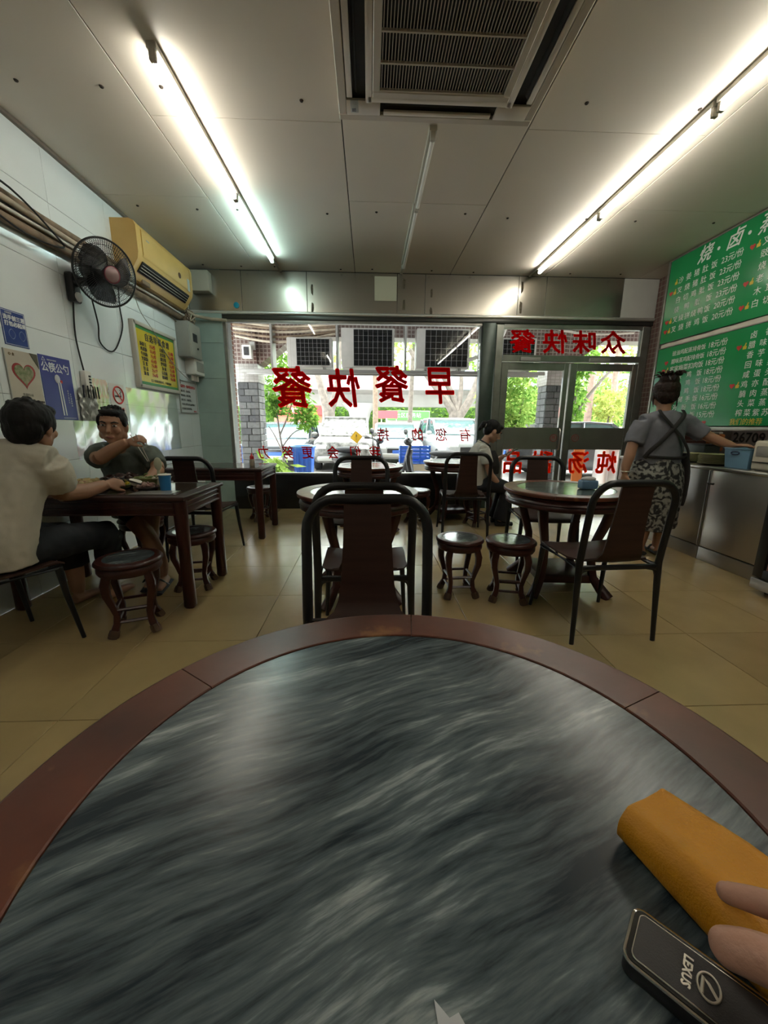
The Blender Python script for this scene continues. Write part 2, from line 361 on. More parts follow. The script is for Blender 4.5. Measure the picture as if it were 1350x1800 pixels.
h = NB(); tube(h, [(2.57, 5.235, .80), (2.57, 5.205, .83), (2.57, 5.205, 1.06), (2.57, 5.235, 1.09)], .011, 8); ob('pull_handle', h, M_steel, dr)
# ---- lettering on glass (seen from inside, so mirrored)
M_red = leafmat('red_vinyl', (1, .012, .02), (1, .018, .03), .85, thru=.45); M_org = leafmat('orange_vinyl', (1, .20, .015), (1, .22, .02), .85, thru=.4)
def vinyl(ch, x0, x1, z0, z1, m, name, label, cat, group, bold=.012, shear=.12, par=None):
    sz = (z1-z0)*1.06
    M = onF((x0+x1)/2, (z0+z1)/2, 5.2555)
    o = text(ch, sz, m, None, M, name=name, bold=bold*sz, shear=shear, mirror=True, sx=(x1-x0)/sz*.98, ext=.0008)
    tag(o, label, cat, group); o.data = o.data.copy(); return o
for ch, a, b, c, d, lb in (('早', .74, 1.15, 1.36, 1.83, 'big red character zao on the shop window, rightmost of the four'), ('餐', .09, .55, 1.37, 1.83, 'big red character can second from the right on the shop window'),
        ('快', -.53, -.08, 1.31, 1.78, 'big red character kuai third from the right on the shop window'), ('餐', -1.23, -.69, 1.29, 1.80, 'big red character can leftmost on the shop window')):
    vinyl(ch, a, b, c, d, M_red, 'window_character', lb, 'lettering', 'big red characters on the shop window', bold=.022)
for i, (ch, x) in enumerate(zip('有您的支持', (1.30, .98, .66, .53, .20))):
    if i == 3: continue
    vinyl(ch, x-.085, x+.085, .90, 1.07, M_red, 'window_character', f'small red character in the upper line on the window, {["rightmost", "second from right", "third from right", "", "leftmost"][i]}', 'lettering', 'small red slogan characters on the window')
for i, (ch, x) in enumerate(zip('我们会更努力', (.09, -.17, -.47, -.81, -1.07, -1.39))):
    vinyl(ch, x-.08, x+.08, .66, .83, M_red, 'window_character', f'small red character in the lower line on the window, {["rightmost", "second from right", "third from right", "third from left", "second from left", "leftmost"][i]}', 'lettering', 'small red slogan characters on the window')
for ch, a, b, lb in (('众', 3.01, 3.37, 'rightmost'), ('味', 2.64, 2.98, 'second from right'), ('快', 2.25, 2.59, 'second from left'), ('餐', 1.82, 2.17, 'leftmost')):
    vinyl(ch, a, b, 2.02, 2.30, M_red, 'window_character', f'bright red character on the pane above the door, {lb}', 'lettering', 'red characters over the door', bold=.02)
for ch, a, b, lb in (('炖', 3.14, 3.44, 'rightmost'), ('汤', 2.74, 3.05, 'second from right'), ('甜', 2.23, 2.53, 'second from left'), ('品', 1.83, 2.12, 'leftmost')):
    vinyl(ch, a, b, .46, .76, M_org, 'door_character', f'orange character on the lower door glass, {lb}', 'lettering', 'orange characters at the bottom of the door', bold=.03, shear=0)
M_stk = mat('red_sticker_ring', (.25, .02, .02), .5); M_pap = mat('paper_white', (.72, .70, .64), .7)
for x, ch in ((2.50, '推'), (2.80, '拉')):
    st = thing('door_sticker', f'round red sticker on the {"left" if x < 2.6 else "right"} door leaf mid panel', 'sticker', (x, 5.238, .965))
    ob('sticker_disc', lathe(NB(), [(0, 0), (.05, 0), (.05, .0012), (0, .0012)], 24, M=Matrix.Rotation(pi/2, 4, 'X')), M_stk, st)
    ob('sticker_face', lathe(NB(), [(0, .0013), (.042, .0013), (.042, .0022), (0, .0022)], 24, M=Matrix.Rotation(pi/2, 4, 'X')), mat('grey_green_panel', (.2, .2, .17), .5), st)
    text(ch, .06, M_stk, st, Matrix.Rotation(pi/2, 4, 'X') @ Matrix.Translation((0, 0, .0026)), ext=.0004)
# ================================================================== ceiling fixtures
M_tw = emit('lit_tube_warm', (1, .965, .85), TUBE); M_tc = emit('lit_tube_cool', (.68, 1, .97), TUBE); M_to = mat('unlit_tube', (.62, .60, .55), .3)
M_sock = mat('lamp_holder', (.45, .42, .36), .5)
def tubelamp(x, y0, y1, m, label, lit=True):
    t = thing('tube_light', label, 'ceiling light', (x, (y0+y1)/2, ZC), group='fluorescent tubes on the ceiling'); L = (y1-y0)/2
    b = NB(); bx(b, (0, 0, -.016), (.05, 2*L, .030), bev=.004); ob('batten', b, M_sock, t)
    ob('tube', tube(NB(), [(0, -L+.025, -.064), (0, L-.025, -.064)], .0145, 12), m, t)
    for s in (-1, 1):
        b = NB(); bx(b, (0, s*(L-.012), -.054), (.034, .024, .05), bev=.005); ob('lamp_holder', b, M_sock, t)
    return t
tubelamp(-1.05, 2.36, 3.57, M_tw, 'lit tube light on the left of the ceiling, nearer one')
tubelamp(-1.05, 3.58, 4.79, M_tc, 'lit bluish tube light on the left of the ceiling, near the steel beam')
tubelamp(.405, 2.83, 3.64, M_to, 'unlit tube light behind the square ceiling air conditioner'); tubelamp(.40, 3.66, 4.87, M_to, 'unlit tube light in the middle of the ceiling by the steel beam')
tubelamp(1.985, 1.35, 2.55, M_tw, 'lit tube light cut off at the right picture edge'); tubelamp(1.985, 2.57, 3.70, M_tw, 'lit tube light on the right of the ceiling, middle of its row'); tubelamp(1.985, 3.71, 4.93, M_tw, 'lit tube light on the right of the ceiling, nearest the steel beam')
tubelamp(1.985, .12, 1.33, M_tw, 'added tube light on the right of the ceiling, out of view above the foreground table'); tubelamp(1.985, -1.12, .10, M_tw, 'added tube light on the right of the ceiling, unseen behind the viewer')  # both out of view, added to brighten the foreground table
tubelamp(-1.05, -1.0, .21, M_tw, 'added tube light on the left of the ceiling, unseen behind the viewer')  # another unseen tube added for light on the foreground
tubelamp(3.92, 2.6, 3.8, M_tw, 'added tube light on the kitchen ceiling, hidden behind the menu boards')  # hidden tube, added to light the things in the hatch
for x in (-1.05, .40, 1.985):
    tag(ob('wire_duct', bx(NB(), (x, 5.06, ZC-.008), (.03, .26, .016), bev=.003), M_sock), f'short cable duct between the {"left" if x < 0 else "middle" if x < 1 else "right"} tube row and the steel beam', 'cable duct')
# ---- cassette air conditioner
M_cas = mat('beige_cassette', (.50, .43, .34), .4, var=.06, vscale=4)
M_void = mat('dark_duct', (.012, .010, .008), .8); M_slat = mat('grille_slat', (.52, .45, .36), .5)
ac = thing('ceiling_air_conditioner', 'square beige cassette air conditioner set in the ceiling', 'air conditioner', (.40, 2.17, ZC))
def ring(bm, ox, oy, ix, iy, z0, z1, cx=0, cy=0):
    for (c, s) in (((cx, cy+(oy+iy)/2, 0), (2*ox, oy-iy)), ((cx, cy-(oy+iy)/2, 0), (2*ox, oy-iy)), ((cx+(ox+ix)/2, cy, 0), (ox-ix, 2*iy)), ((cx-(ox+ix)/2, cy, 0), (ox-ix, 2*iy))):
        bx(bm, (c[0], c[1], (z0+z1)/2), (s[0], s[1], z1-z0), bev=.004, seg=1)
b = NB(); ring(b, .565, .565, .52, .52, -.055, 0); ob('outer_frame', b, M_cas, ac)
b = NB(); bx(b, (0, 0, -.02), (1.04, 1.04, .03)); ob('cavity', b, M_void, ac)
for s in (-1, 1):
    b = NB(); bx(b, (s*.5, 0, -.052), (.03, .80, .012), bev=.003); bx(b, (s*.395, 0, -.052), (.035, .86, .014), bev=.003); ob('side_bar', b, M_cas, ac)
    b = NB(); tube(b, [(s*.47, -.37, -.035), (s*.47, .37, -.035)], .022, 8, ry=.006, up=(1, 0, .5)); ob('louvre', b, M_void, ac)
    b = NB(); bx(b, (0, s*.5, -.052), (.62, .03, .012), bev=.003); bx(b, (0, s*.405, -.052), (.80, .04, .014), bev=.003); ob('end_bar', b, M_cas, ac)
    b = NB(); tube(b, [(-.3, s*.455, -.035), (.3, s*.455, -.035)], .02, 8, ry=.006); ob('louvre', b, M_void, ac)
    for q in (-1, 1):
        b = NB(); bx(b, (q*.425, s*.47, -.05), (.19, .105, .014), bev=.004); cv = ob('corner_cover', b, M_cas, ac)
        if (s, q) == (1, -1):
            bb = NB(); bx(bb, (q*.475, s*.455, -.058), (.045, .085, .006), bev=.002); rv = ob('receiver', bb, M_grey, cv)
            bb = NB(); bx(bb, (q*.478, s*.478, -.0615), (.022, .02, .002)); ob('indicator', bb, M_dark, cv)
b = NB(); ring(b, .375, .385, .335, .345, -.066, -.045); gf = ob('grille_frame', b, M_cas, ac)
b = NB(); bx(b, (0, 0, -.04), (.70, .70, .006)); ob('filter', b, M_void, ac)
sl = mesh_of('slat', bx(NB(), (0, 0, 0), (.0032, .69, .012)), 0); sl.materials.append(M_slat)
for i in range(44): ob('slat', sl, None, gf, loc=(-.327+.0152*i, 0, -.053))
cb_ = mesh_of('crossbar', bx(NB(), (0, 0, 0), (.67, .008, .012)), 0); cb_.materials.append(M_slat)
for i in range(5): ob('crossbar', cb_, None, gf, loc=(0, -.32+.16*i+.02, -.057))
# ================================================================== left wall fixtures
M_ylw = mat('yellowed_plastic', (.56, .36, .11), .38, var=.08, vscale=4)
wa = thing('wall_air_conditioner', 'yellowed split air conditioner high on the tiled left wall', 'air conditioner', (XL, 4.31, 2.37))
prof = [(0, .43), (.155, .43), (.19, .415), (.205, .38), (.205, .18), (.195, .13), (.13, .03), (.10, 0), (0, 0)]
Mx = Matrix(((1, 0, 0, 0), (0, 0, 1, 0), (0, 1, 0, 0), (0, 0, 0, 1)))
def xprism(prof, y0, y1): return prism(NB(), prof, y1-y0, Mx, z0=y0)
ob('body', xprism(prof, -.505, .505), M_ylw, wa, smooth=30)
ob('front_panel', xprism([(.203, .385), (.213, .375), (.213, .185), (.205, .165), (.198, .17), (.198, .385)], -.45, .45), M_ylw, wa, smooth=30)
ob('outlet', xprism([(.200, .128), (.203, .118), (.150, .045), (.142, .048)], -.46, .44), M_void, wa)
for i in range(3): ob('louvre', tube(NB(), [(.163+.014*i, -.45, .062+.02*i), (.163+.014*i, .43, .062+.02*i)], .009, 6, ry=.0015, up=(1, 0, .9)), M_grey if i != 1 else M_offw, wa)
for s in (-1, 1): ob('end_cap', xprism([(a*1.015, z*1.004-.001) for a, z in prof], s*.505-.022, s*.505+.022), M_ylw, wa, smooth=30)
ob('sensor_badge', lathe(NB(), [(0, 0), (.028, 0), (.026, .004), (0, .005)], 16, M=Matrix.Translation((.213, .22, .25)) @ Matrix.Rotation(pi/2, 4, 'Y')), mat('brown_badge', (.10, .05, .03), .3), wa)
ob('badge', bx(NB(), (.2135, -.36, .32), (.001, .05, .012)), M_grey, wa); ob('energy_label', bx(NB(), (.2135, .42, .22), (.001, .05, .12)), mat('pale_blue_label', (.4, .5, .5), .5), wa)
# ---- bundled conduits
M_con = mat('dusty_conduit', (.42, .35, .26), .65, var=.25, vscale=9); M_con2 = mat('brown_pipe_lagging', (.20, .14, .09), .75, var=.35, vscale=12); M_conw = mat('white_conduit', (.58, .55, .48), .4, var=.1)
def pipe(pts, r, m, name, label, cat='pipe', group='conduits along the left wall', n=10): return tag(ob(name, tube(NB(), pts, r, n), m), label, cat, group)
def bez(pts, k=6):
    P = [Vector(p) for p in pts]; out = []
    for i in range(len(P)-1):
        a, b, c, d = P[max(i-1, 0)], P[i], P[i+1], P[min(i+2, len(P)-1)]
        for t in range(k):
            u = t/k; out.append(.5*((2*b)+(c-a)*u+(2*a-5*b+4*c-d)*u*u+(3*b-a-3*c+d)*u**3))
    out.append(P[-1]); return out
for z, r, m, dx, lb in ((2.425, .026, M_con2, .028, 'thick brown lagged pipe, topmost of the bundle along the left wall'), (2.385, .018, M_con, .05, 'dusty conduit below the topmost lagged pipe on the left wall'), (2.345, .02, M_con, .022, 'dusty conduit in the middle of the pipe bundle on the left wall'),
                        (2.335, .011, M_conw, .055, 'thin white conduit running along the front of the pipe bundle'), (2.295, .03, M_con2, .03, 'thick brown lagged pipe, lowest of the bundle along the left wall')):
    pts = [(XL+dx, y, z+.006*sin(y*5+z*40)) for y in [1.0+.28*i for i in range(16)]]
    pipe(pts, r, m, 'wall_pipe', lb)
pipe(bez([(XL+.09, 2.0, 2.34), (XL+.09, 2.6, 2.45), (XL+.09, 3.0, 2.33), (XL+.08, 3.05, 2.28), (XL+.08, 2.75, 2.24), (XL+.08, 2.4, 2.30)]), .006, M_rub, 'cable', 'loose black cable looped over the pipes at the left edge', 'cable', None, 6)
pipe(bez([(XL+.07, 3.306, 2.03), (XL+.03, 3.401, 1.879), (XL+.012, 3.42, 1.756), (XL+.012, 3.53, 1.70), (XL+.012, 3.635, 1.754), (XL+.012, 3.756, 1.94), (XL+.012, 3.752, 2.1), (XL+.03, 3.74, 2.27)]), .0055, M_rub, 'cable', 'black cable hanging in a loop below the wall fan', 'cable', None, 6)
pipe(bez([(XL+.03, 3.161, 2.0), (XL+.012, 3.151, 1.742), (XL+.025, 3.165, 1.49)]), .006, M_rub, 'cable', 'black cable dropping from the fan bracket to the white switch box', 'cable', None, 6)
pipe(bez([(XL+.04, 3.95, 2.28), (XL+.02, 4.06, 2.15), (XL+.045, 4.197, 2.017), (XL+.045, 4.42, 1.83), (XL+.045, 4.656, 1.708), (XL+.045, 4.9, 1.63), (XL+.03, 5.12, 1.60)]), .004, M_grey, 'cable', 'thin grey cable crossing the yellow framed menu', 'cable', None, 6)
pipe(bez([(XL+.06, 4.25, 2.38), (XL+.04, 4.4, 2.42), (XL+.02, 4.566, 2.297), (XL+.02, 4.776, 2.236)]), .006, M_con2, 'cable', 'brown cable from the wall air conditioner down to the meter box', 'cable', None, 6)
cl_ = thing('cable_cluster', 'tangle of brown cables above the grey meter box in the corner', 'cable', (XL+.06, 4.96, 2.33))
for i in range(9):
    p = [(random.uniform(-.04, .06), random.uniform(-.14, .14), random.uniform(-.08, .09)) for _ in range(5)]
    ob('cable_loop', tube(NB(), bez(p, 5), .007, 6), M_con2 if i % 3 else M_con, cl_)
tag(ob('plug_adapter', bx(NB(), (XL+.10, 4.03, 2.385), (.05, .13, .05), bev=.006), mat('brown_adapter', (.22, .15, .09), .5)), 'brown plug adapter hanging under the wall air conditioner', 'adapter')
# ---- wall fan
fan = thing('wall_fan', 'black wall fan with wire cage and pink hub on the left wall', 'fan', (XL, 3.18, 2.07))
M_fb = mat('fan_black', (.012, .012, .013), .35); M_fbl = glassmat('smoky_fan_blade', (.32, .32, .33), 1.4, .2)
b = NB(); bx(b, (.028, 0, 0), (.056, .09, .20), bev=.018, seg=3); bk = ob('wall_bracket', b, M_fb, fan)
ob('dial', lathe(NB(), [(0, 0), (.033, 0), (.03, .012), (0, .014)], 20, M=Matrix.Translation((.055, .0, -.06)) @ Matrix.Rotation(pi/2, 4, 'Y')), mat('dial_white', (.6, .57, .55), .4), bk)
ob('arm', tube(NB(), [(.03, 0, .03), (.10, .0, .045), (.16, .03, .05), (.20, .04, .10)], [.032, .03, .028, .03], 12), M_fb, fan)
fd = Vector((.86, -.43, -.26)).normalized(); fc = Vector((.235, .035, .115))
FM = Matrix.Translation(fc) @ fd.to_track_quat('Z', 'Y').to_matrix().to_4x4()
ob('motor', lathe(NB(), [(0, -.20), (.05, -.195), (.07, -.17), (.074, -.06), (.06, -.03), (0, -.03)], 20, M=FM), M_fb, fan)
def cage(z_s, nm):
    c = NB()
    for i in range(84):
        a = 2*pi*i/84; pts = []
        for t in range(7):
            u = t/6; r = .055+(.215-.055)*u; z = z_s*(1-u**3)*.075
            pts.append(FM @ Vector((r*cos(a+.5*u), r*sin(a+.5*u), z+.03)))
        tube(c, pts, .0017, 3)
    for r, z in ((.06, .075), (.13, .066), (.18, .033)):
        tube(c, [FM @ Vector((r*cos(2*pi*k/36), r*sin(2*pi*k/36), z_s*z+.03)) for k in range(36)], .0018, 4, closed=True)
    return ob(nm, c, M_fb, fan, kind='stuff')
cage(1, 'front_cage'); cage(-1, 'rear_cage')
ob('cage_ring', tube(NB(), [FM @ Vector((.218*cos(2*pi*k/48), .218*sin(2*pi*k/48), .03)) for k in range(48)], .007, 8, closed=True), M_fb, fan)
ob('hub_cap', lathe(NB(), [(0, .112), (.035, .111), (.05, .104), (.052, .098)], 24, M=FM), mat('silver_pink_hub', (.30, .20, .20), .3, .3), fan)
ob('hub_ring', lathe(NB(), [(.051, .106), (.060, .102), (.061, .094), (.051, .092)], 28, M=FM), mat('pink_ring', (.32, .05, .08), .35), fan)
for k in range(3):
    bl = NB(); rs = []
    for t in range(7):
        u = t/6; r = .035+.155*u; wd = .03+.085*sin(pi*min(u*.72+.12, 1)); q = []
        for sgn in (-1, 1):
            for thk in ((-.001, .001) if sgn < 0 else (.001, -.001)):
                a = 2*pi*k/3+.55*u; x, y = r*cos(a)-sgn*wd*sin(a)*.8, r*sin(a)+sgn*wd*cos(a)*.8
                q.append(FM @ Vector((x, y, .03+sgn*.022*(1-.3*u)+thk)))
        rs.append(q)
    rings(bl, rs); ob('blade', bl, M_fbl, fan)
# ---- posters and signs on the left wall
def board(name, label, cat, y0, y1, z0, z1, m, th=.003, parent=None, x=XL):
    o = thing(name, label, cat, (x, (y0+y1)/2, (z0+z1)/2)) if parent is None else parent
    ob('sheet', bx(NB(), (th/2, 0, 0), (th, y1-y0, z1-z0)), m, o); return o
def LM(y, z, x=.004): return onL(y, z, x)
M_blue = mat('navy_poster', (.018, .045, .21), .35, var=.08); M_blue2 = mat('blue_poster', (.045, .055, .26), .3, var=.06); M_wp = mat('poster_white', (.70, .71, .72), .5); M_crm = mat('cream_paper', (.50, .45, .36), .6, var=.08)
M_tx = mat('ink_black', (.02, .02, .02), .6); M_txr = mat('ink_red', (.50, .03, .02), .6); M_pg = mat('poster_line', (.16, .17, .36), .4)
p = board('poster', 'small navy poster with white headline at the left edge', 'poster', 2.56, 2.73, 1.57, 1.775, M_blue)
for q in (-1, 1):
    ob('border_line', bx(NB(), (.0035, q*.079, 0), (.001, .0025, .19)), M_wp, p); ob('border_line', bx(NB(), (.0035, 0, q*.096), (.001, .158, .0025)), M_wp, p)
text('洗手前三思', .030, M_wp, p, LM(.005, .056), bold=.0012); text('打包必起来', .030, M_wp, p, LM(.008, .022), bold=.0012); text('文明用餐', .012, M_wp, p, LM(-.03, .083))
for yy in (-.025, .045): ob('print_shape', tube(NB(), [LM(yy, -.035, .0035) @ Vector((.018*cos(2*pi*k/18)*(1+.2*cos(4*pi*k/18)), .028*sin(2*pi*k/18), 0)) for k in range(18)], .0018, 4, closed=True), M_pg if 0 else mat('pale_print', (.25, .3, .5), .5), p)
p = board('poster', 'cream poster with a red heart of vegetables', 'poster', 2.535, 2.775, 1.10, 1.545, M_crm)
def heart(s): return [(s*.0625*16*sin(t)**3/1.0, s*.0625*(13*cos(t)-5*cos(2*t)-2*cos(3*t)-cos(4*t))) for t in [2*pi*k/36 for k in range(36)]]
hp = heart(.085); ob('heart_ring', prism(NB(), hp, .001, LM(0, .085, .0032)), mat('heart_red', (.33, .03, .03), .5), p)
ob('heart_fill', prism(NB(), heart(.070), .001, LM(0, .086, .0044)), mat('vegetable_print', (.35, .32, .20), .6, col2=(.07, .13, .03), vscale=38), p)
text('食安·食才安', .034, M_tx, p, LM(.02, -.128), bold=.0006); text('践行光盘行动珍惜每一粒粮食', .014, M_tx, p, LM(.03, -.078), bold=.0005); text('反对浪费从我做起从现在做起', .014, M_tx, p, LM(.03, -.098), bold=.0005); text('厉行节约', .016, M_tx, p, LM(-.095, -.085)); text('光盘行动', .02, mat('ink_grey', (.2, .19, .16), .6), p, LM(0, -.04)); text('◎ 食', .02, mat('ink_brown', (.2, .13, .06), .6), p, LM(-.07, .195))
ob('curled_corner', prism(NB(), [(.06, .2225), (.12, .2225), (.12, .13)], .001, LM(0, 0, .0045)), mat('paper_back', (.10, .09, .06), .8), p)
ob('edge_strip', bx(NB(), (.004, -.121, 0), (.006, .006, .445)), M_grey, p)
p = board('poster', 'large blue poster with a spoon and a pair of chopsticks', 'poster', 2.785, 3.06, 1.135, 1.555, M_blue2)
text('公筷公勺', .068, M_wp, p, LM(-.005, .132), bold=.0012, sx=.9); text('△', .035, M_wp, p, LM(-.10, .185)); text('健康饮食文明用餐', .010, M_wp, p, LM(-.03, .183))
sp_ = NB(); ball(sp_, (0, 0, 0), (.024, .030, .004), M=LM(-.005, .065, .005)); ob('spoon_bowl', sp_, mat('printed_silver', (.55, .55, .58), .35, .2), p)
ob('utensil', prism(NB(), [(-.006, .04), (.006, .04), (.012, -.18), (.002, -.18)], .001, LM(.0, 0, .0035)), M_wp, p); ob('utensil', prism(NB(), [(.014, .045), (.024, .045), (.036, -.18), (.026, -.18)], .001, LM(.0, 0, .0035)), M_wp, p)
ob('ribbon_print', bx(NB(), (.0036, .03, .05), (.001, .018, .02)), M_txr, p)
for i, s_ in enumerate(('使用公筷公勺', '共享健康餐桌')): 
    for k, ch in enumerate(s_): text(ch, .013, M_wp, p, LM(.075+.022*i, -.01-.016*k-.02*i), ext=.0004)
ob('border_line', bx(NB(), (.0035, .06, -.198), (.001, .12, .003)), M_wp, p)
p = board('no_smoking_sign', 'white square sign with a red no smoking ring', 'sign', 3.47, 3.67, 1.19, 1.445, mat('sign_paper', (.60, .58, .55), .3))
ob('prohibition_ring', tube(NB(), [LM(.01, .035, .0035) @ Vector((.07*cos(2*pi*k/32), .07*sin(2*pi*k/32), 0)) for k in range(32)], .0075, 4, closed=True, ry=.0075), M_txr, p)
ob('slash', bx(NB(), (.0048, 0, 0), (.001, .13, .012), M=Matrix.Translation((0, .01, .035)) @ Matrix.Rotation(-pi/4, 4, 'X')), M_txr, p)
ob('cigarette', bx(NB(), (.0036, 0, 0), (.0012, .085, .013), M=Matrix.Translation((0, .005, .025))), M_tx, p); ob('smoke', tube(NB(), bez([LM(.045, .035, .0036) @ Vector(q) for q in ((0, 0, 0), (-.015, .015, 0), (.005, .028, 0), (-.012, .045, 0))]), .003, 4), M_tx, p)
text('请勿吸烟', .03, M_txr, p, LM(.01, -.085))
# plastic notice sheets on the tiles
M_film = glassmat('plastic_film', (.93, .95, .94), 1.35, .12, .55)
for i, (y0, y1, z0, z1) in enumerate(((3.24, 3.45, 1.12, 1.46), (3.70, 4.62, .84, 1.43), (3.0, 3.68, .84, 1.13))):
    bmf = NB(); n1, n2 = 14, 8; vs = [[bmf.verts.new((XL+.006+.004*sin(a*1.9+i)*sin(bq*1.3+i), y0+(y1-y0)*a/n1, z0+(z1-z0)*bq/n2)) for bq in range(n2+1)] for a in range(n1+1)]
    for a in range(n1):
        for bq in range(n2): bmf.faces.new((vs[a][bq], vs[a+1][bq], vs[a+1][bq+1], vs[a][bq+1]))
    tag(ob('plastic_film', bmf, M_film), ('clear plastic film left of the no smoking sign', 'clear plastic film under the yellow framed menu', 'clear plastic film behind the man in the green shirt')[i], 'plastic film')
# yellow framed menu
ym = thing('framed_menu', 'yellow price list in a pale frame on the left wall', 'menu', (XL, 4.27, 1.745)); hy, hz = .40, .295
M_yel = mat('yellow_print', (.62, .47, .03), .22, var=.12, vscale=3); M_frm = mat('pale_frame', (.52, .48, .41), .4); M_grn = mat('green_print', (.04, .22, .05), .4)
for s in (-1, 1):
    ob('frame_rail', bx(NB(), (.022, 0, s*(hz-.015)), (.044, 2*hy, .034), bev=.005), M_frm, ym); ob('frame_rail', bx(NB(), (.022, s*(hy-.017), 0), (.044, .036, 2*hz), bev=.005), M_frm, ym)
    ob('green_band', bx(NB(), (.0305, 0, s*(hz-.046)), (.001, 2*hy-.07, .028)), M_grn, ym); ob('green_band', bx(NB(), (.0305, s*(hy-.042), 0), (.001, .014, 2*hz-.07)), M_grn, ym)
ob('sheet', bx(NB(), (.024, 0, 0), (.012, 2*hy-.06, 2*hz-.06)), M_yel, ym)
YM = lambda y, z: onL(y, z, .031)
text('自选早餐食谱', .075, M_tx, ym, YM(.02, .175), bold=.001, spacing=1.1)
rows = (('肠粉王', '3元/份', '白粥类', '2元/碗'), ('鸡蛋肠', '5元/份', '皮蛋粥', '5元/碗'), ('牛肉肠', '7元/份', '艇仔粥', '6元/碗'), ('叉烧肠', '6元/份', '炒米粉', '5元/份'), ('豆 浆', '2元/杯', '汤 面', '7元/碗'), ('包 点', '2元/个', '云吞面', '8元/碗'), ('油 条', '2元/条', '桂林粉', '8元/碗'))
for i, rw in enumerate(rows):
    z = .105-.044*i
    for q, (y, s_) in enumerate(zip((-.25, -.09, .10, .27), rw)): text(s_, .040, M_txr if q % 2 else M_tx, ym, YM(y, z), bold=.0006, sx=.95)
text('以上价格仅供参考，多谢惠顾！', .030, M_tx, ym, YM(.03, -.215))
# meter boxes
eb = thing('meter_box', 'grey metal electricity box in the corner of the left wall', 'electrical box', (XL, 4.93, 2.06))
ob('box_body', bx(NB(), (.075, 0, 0), (.15, .31, .38), bev=.008), M_grey, eb); ob('box_door', bx(NB(), (.153, 0, 0), (.006, .28, .35), bev=.003), mat('grey_door', (.36, .35, .30), .45), eb); ob('display_window', bx(NB(), (.157, -.02, .03), (.003, .11, .09)), M_dark, eb); ob('knob', cyl(NB(), (.15, .03, -.08), (.165, .03, -.08), .012), M_dark, eb)
e2 = thing('breaker_box', 'small white breaker box below the grey meter box', 'electrical box', (XL, 5.06, 1.79))
ob('box_body', bx(NB(), (.06, 0, 0), (.12, .27, .19), bev=.012), M_white, e2); ob('box_cover', bx(NB(), (.122, .01, 0), (.01, .2, .11), bev=.006), M_grey, e2)
for q in (-.06, 0, .06): ob('conduit_stub', cyl(NB(), (.05, q, -.16), (.05, q, -.09), .018), M_white, e2)
p = board('notice_frame', 'white framed notice with a red headline beside the corner pier', 'notice', 4.70, 5.15, 1.245, 1.61, mat('notice_white', (.58, .60, .60), .3), th=.008)
for s in (-1, 1):
    ob('frame_rail', bx(NB(), (.007, 0, s*.18), (.014, .45, .008)), M_grey, p); ob('frame_rail', bx(NB(), (.007, s*.222, 0), (.014, .008, .365)), M_grey, p)
text('食品安全一张承诺自查公示', .035, M_txr, p, onL(0, .12, .009), bold=.001, sx=.95)
for i, s_ in enumerate(('诚信经营，保证质量。', '明码标价，童叟无欺。', '讲究卫生，礼貌待客。', '不使用过期变质食品原料加工', '接受顾客监督和举报。')): text(s_, .027, M_tx, p, onL(-.19, .065-.05*i, .009), ax='LEFT')
text('监督电话', .02, M_txr, p, onL(.15, -.16, .009)); ob('clip', bx(NB(), (.012, -.215, .165), (.02, .05, .05), bev=.004), M_dark, p)
# switch box and cutlery pouch
t = thing('switch_box', 'white switch box on the left wall under the fan cable', 'switch', (XL, 3.18, 1.43))
ob('box_body', bx(NB(), (.022, 0, 0), (.044, .075, .14), bev=.012), M_white, t)
for k in range(4): ob('switch_button', bx(NB(), (.046, .008, .03-.022*k), (.006, .022, .014), bev=.002), M_dark, t)
cp_ = thing('cutlery_pouch', 'crumpled clear plastic pouch of spoons hanging under the switch box', 'pouch', (XL, 3.18, 1.25))
bmf = NB(); n1, n2 = 18, 10; M_pch = mat('silver_plastic_bag', (.42, .44, .42), .2, .3, var=.35, vscale=25)
vs = [[bmf.verts.new((.02+.012*sin(a*1.7)+.008*sin(bq*2+a), -.10+.2*a/n1, -.12+.24*bq/n2)) for bq in range(n2+1)] for a in range(n1+1)]
for a in range(n1):
    for bq in range(n2): bmf.faces.new((vs[a][bq], vs[a+1][bq], vs[a+1][bq+1], vs[a][bq+1]))
ob('pouch_film', bmf, M_pch, cp_)
for k in range(7): ob('spoon_handle', tube(NB(), [(.045, -.085+.028*k, .05), (.045, -.085+.028*k+random.uniform(-.01, .01), .14)], .006, 6, ry=.003), M_steel if k % 2 else M_dark, cp_)
# ---- things on the steel beam
tag(ob('junction_box', bx(NB(), (-1.99, YF-.06, 2.76), (.235, .12, .225), bev=.01), mat('beige_box', (.45, .42, .34), .5)), 'beige junction box in the corner of the steel beam', 'junction box')
tag(ob('paper_square', bx(NB(), (.212, YF-.004, 2.745), (.27, .006, .27)), mat('pale_card', (.52, .50, .38), .6)), 'pale square card stuck on the steel beam', 'card')
tag(ob('round_sticker', lathe(NB(), [(0, 0), (.032, 0), (.034, .008), (.02, .012), (0, .012)], 18, M=onF(-1.60, 2.53, YF-.001)), mat('cyan_sticker', (.0, .22, .33), .3)), 'small round cyan sticker on the steel beam', 'sticker')
pipe([(XL+.06, 4.95, 2.40), (XL+.10, 5.1, 2.38), (-1.9, 5.16, 2.36), (-1.72, 5.16, 2.35)], .018, M_con, 'wall_pipe', 'conduit turning the corner below the steel beam')
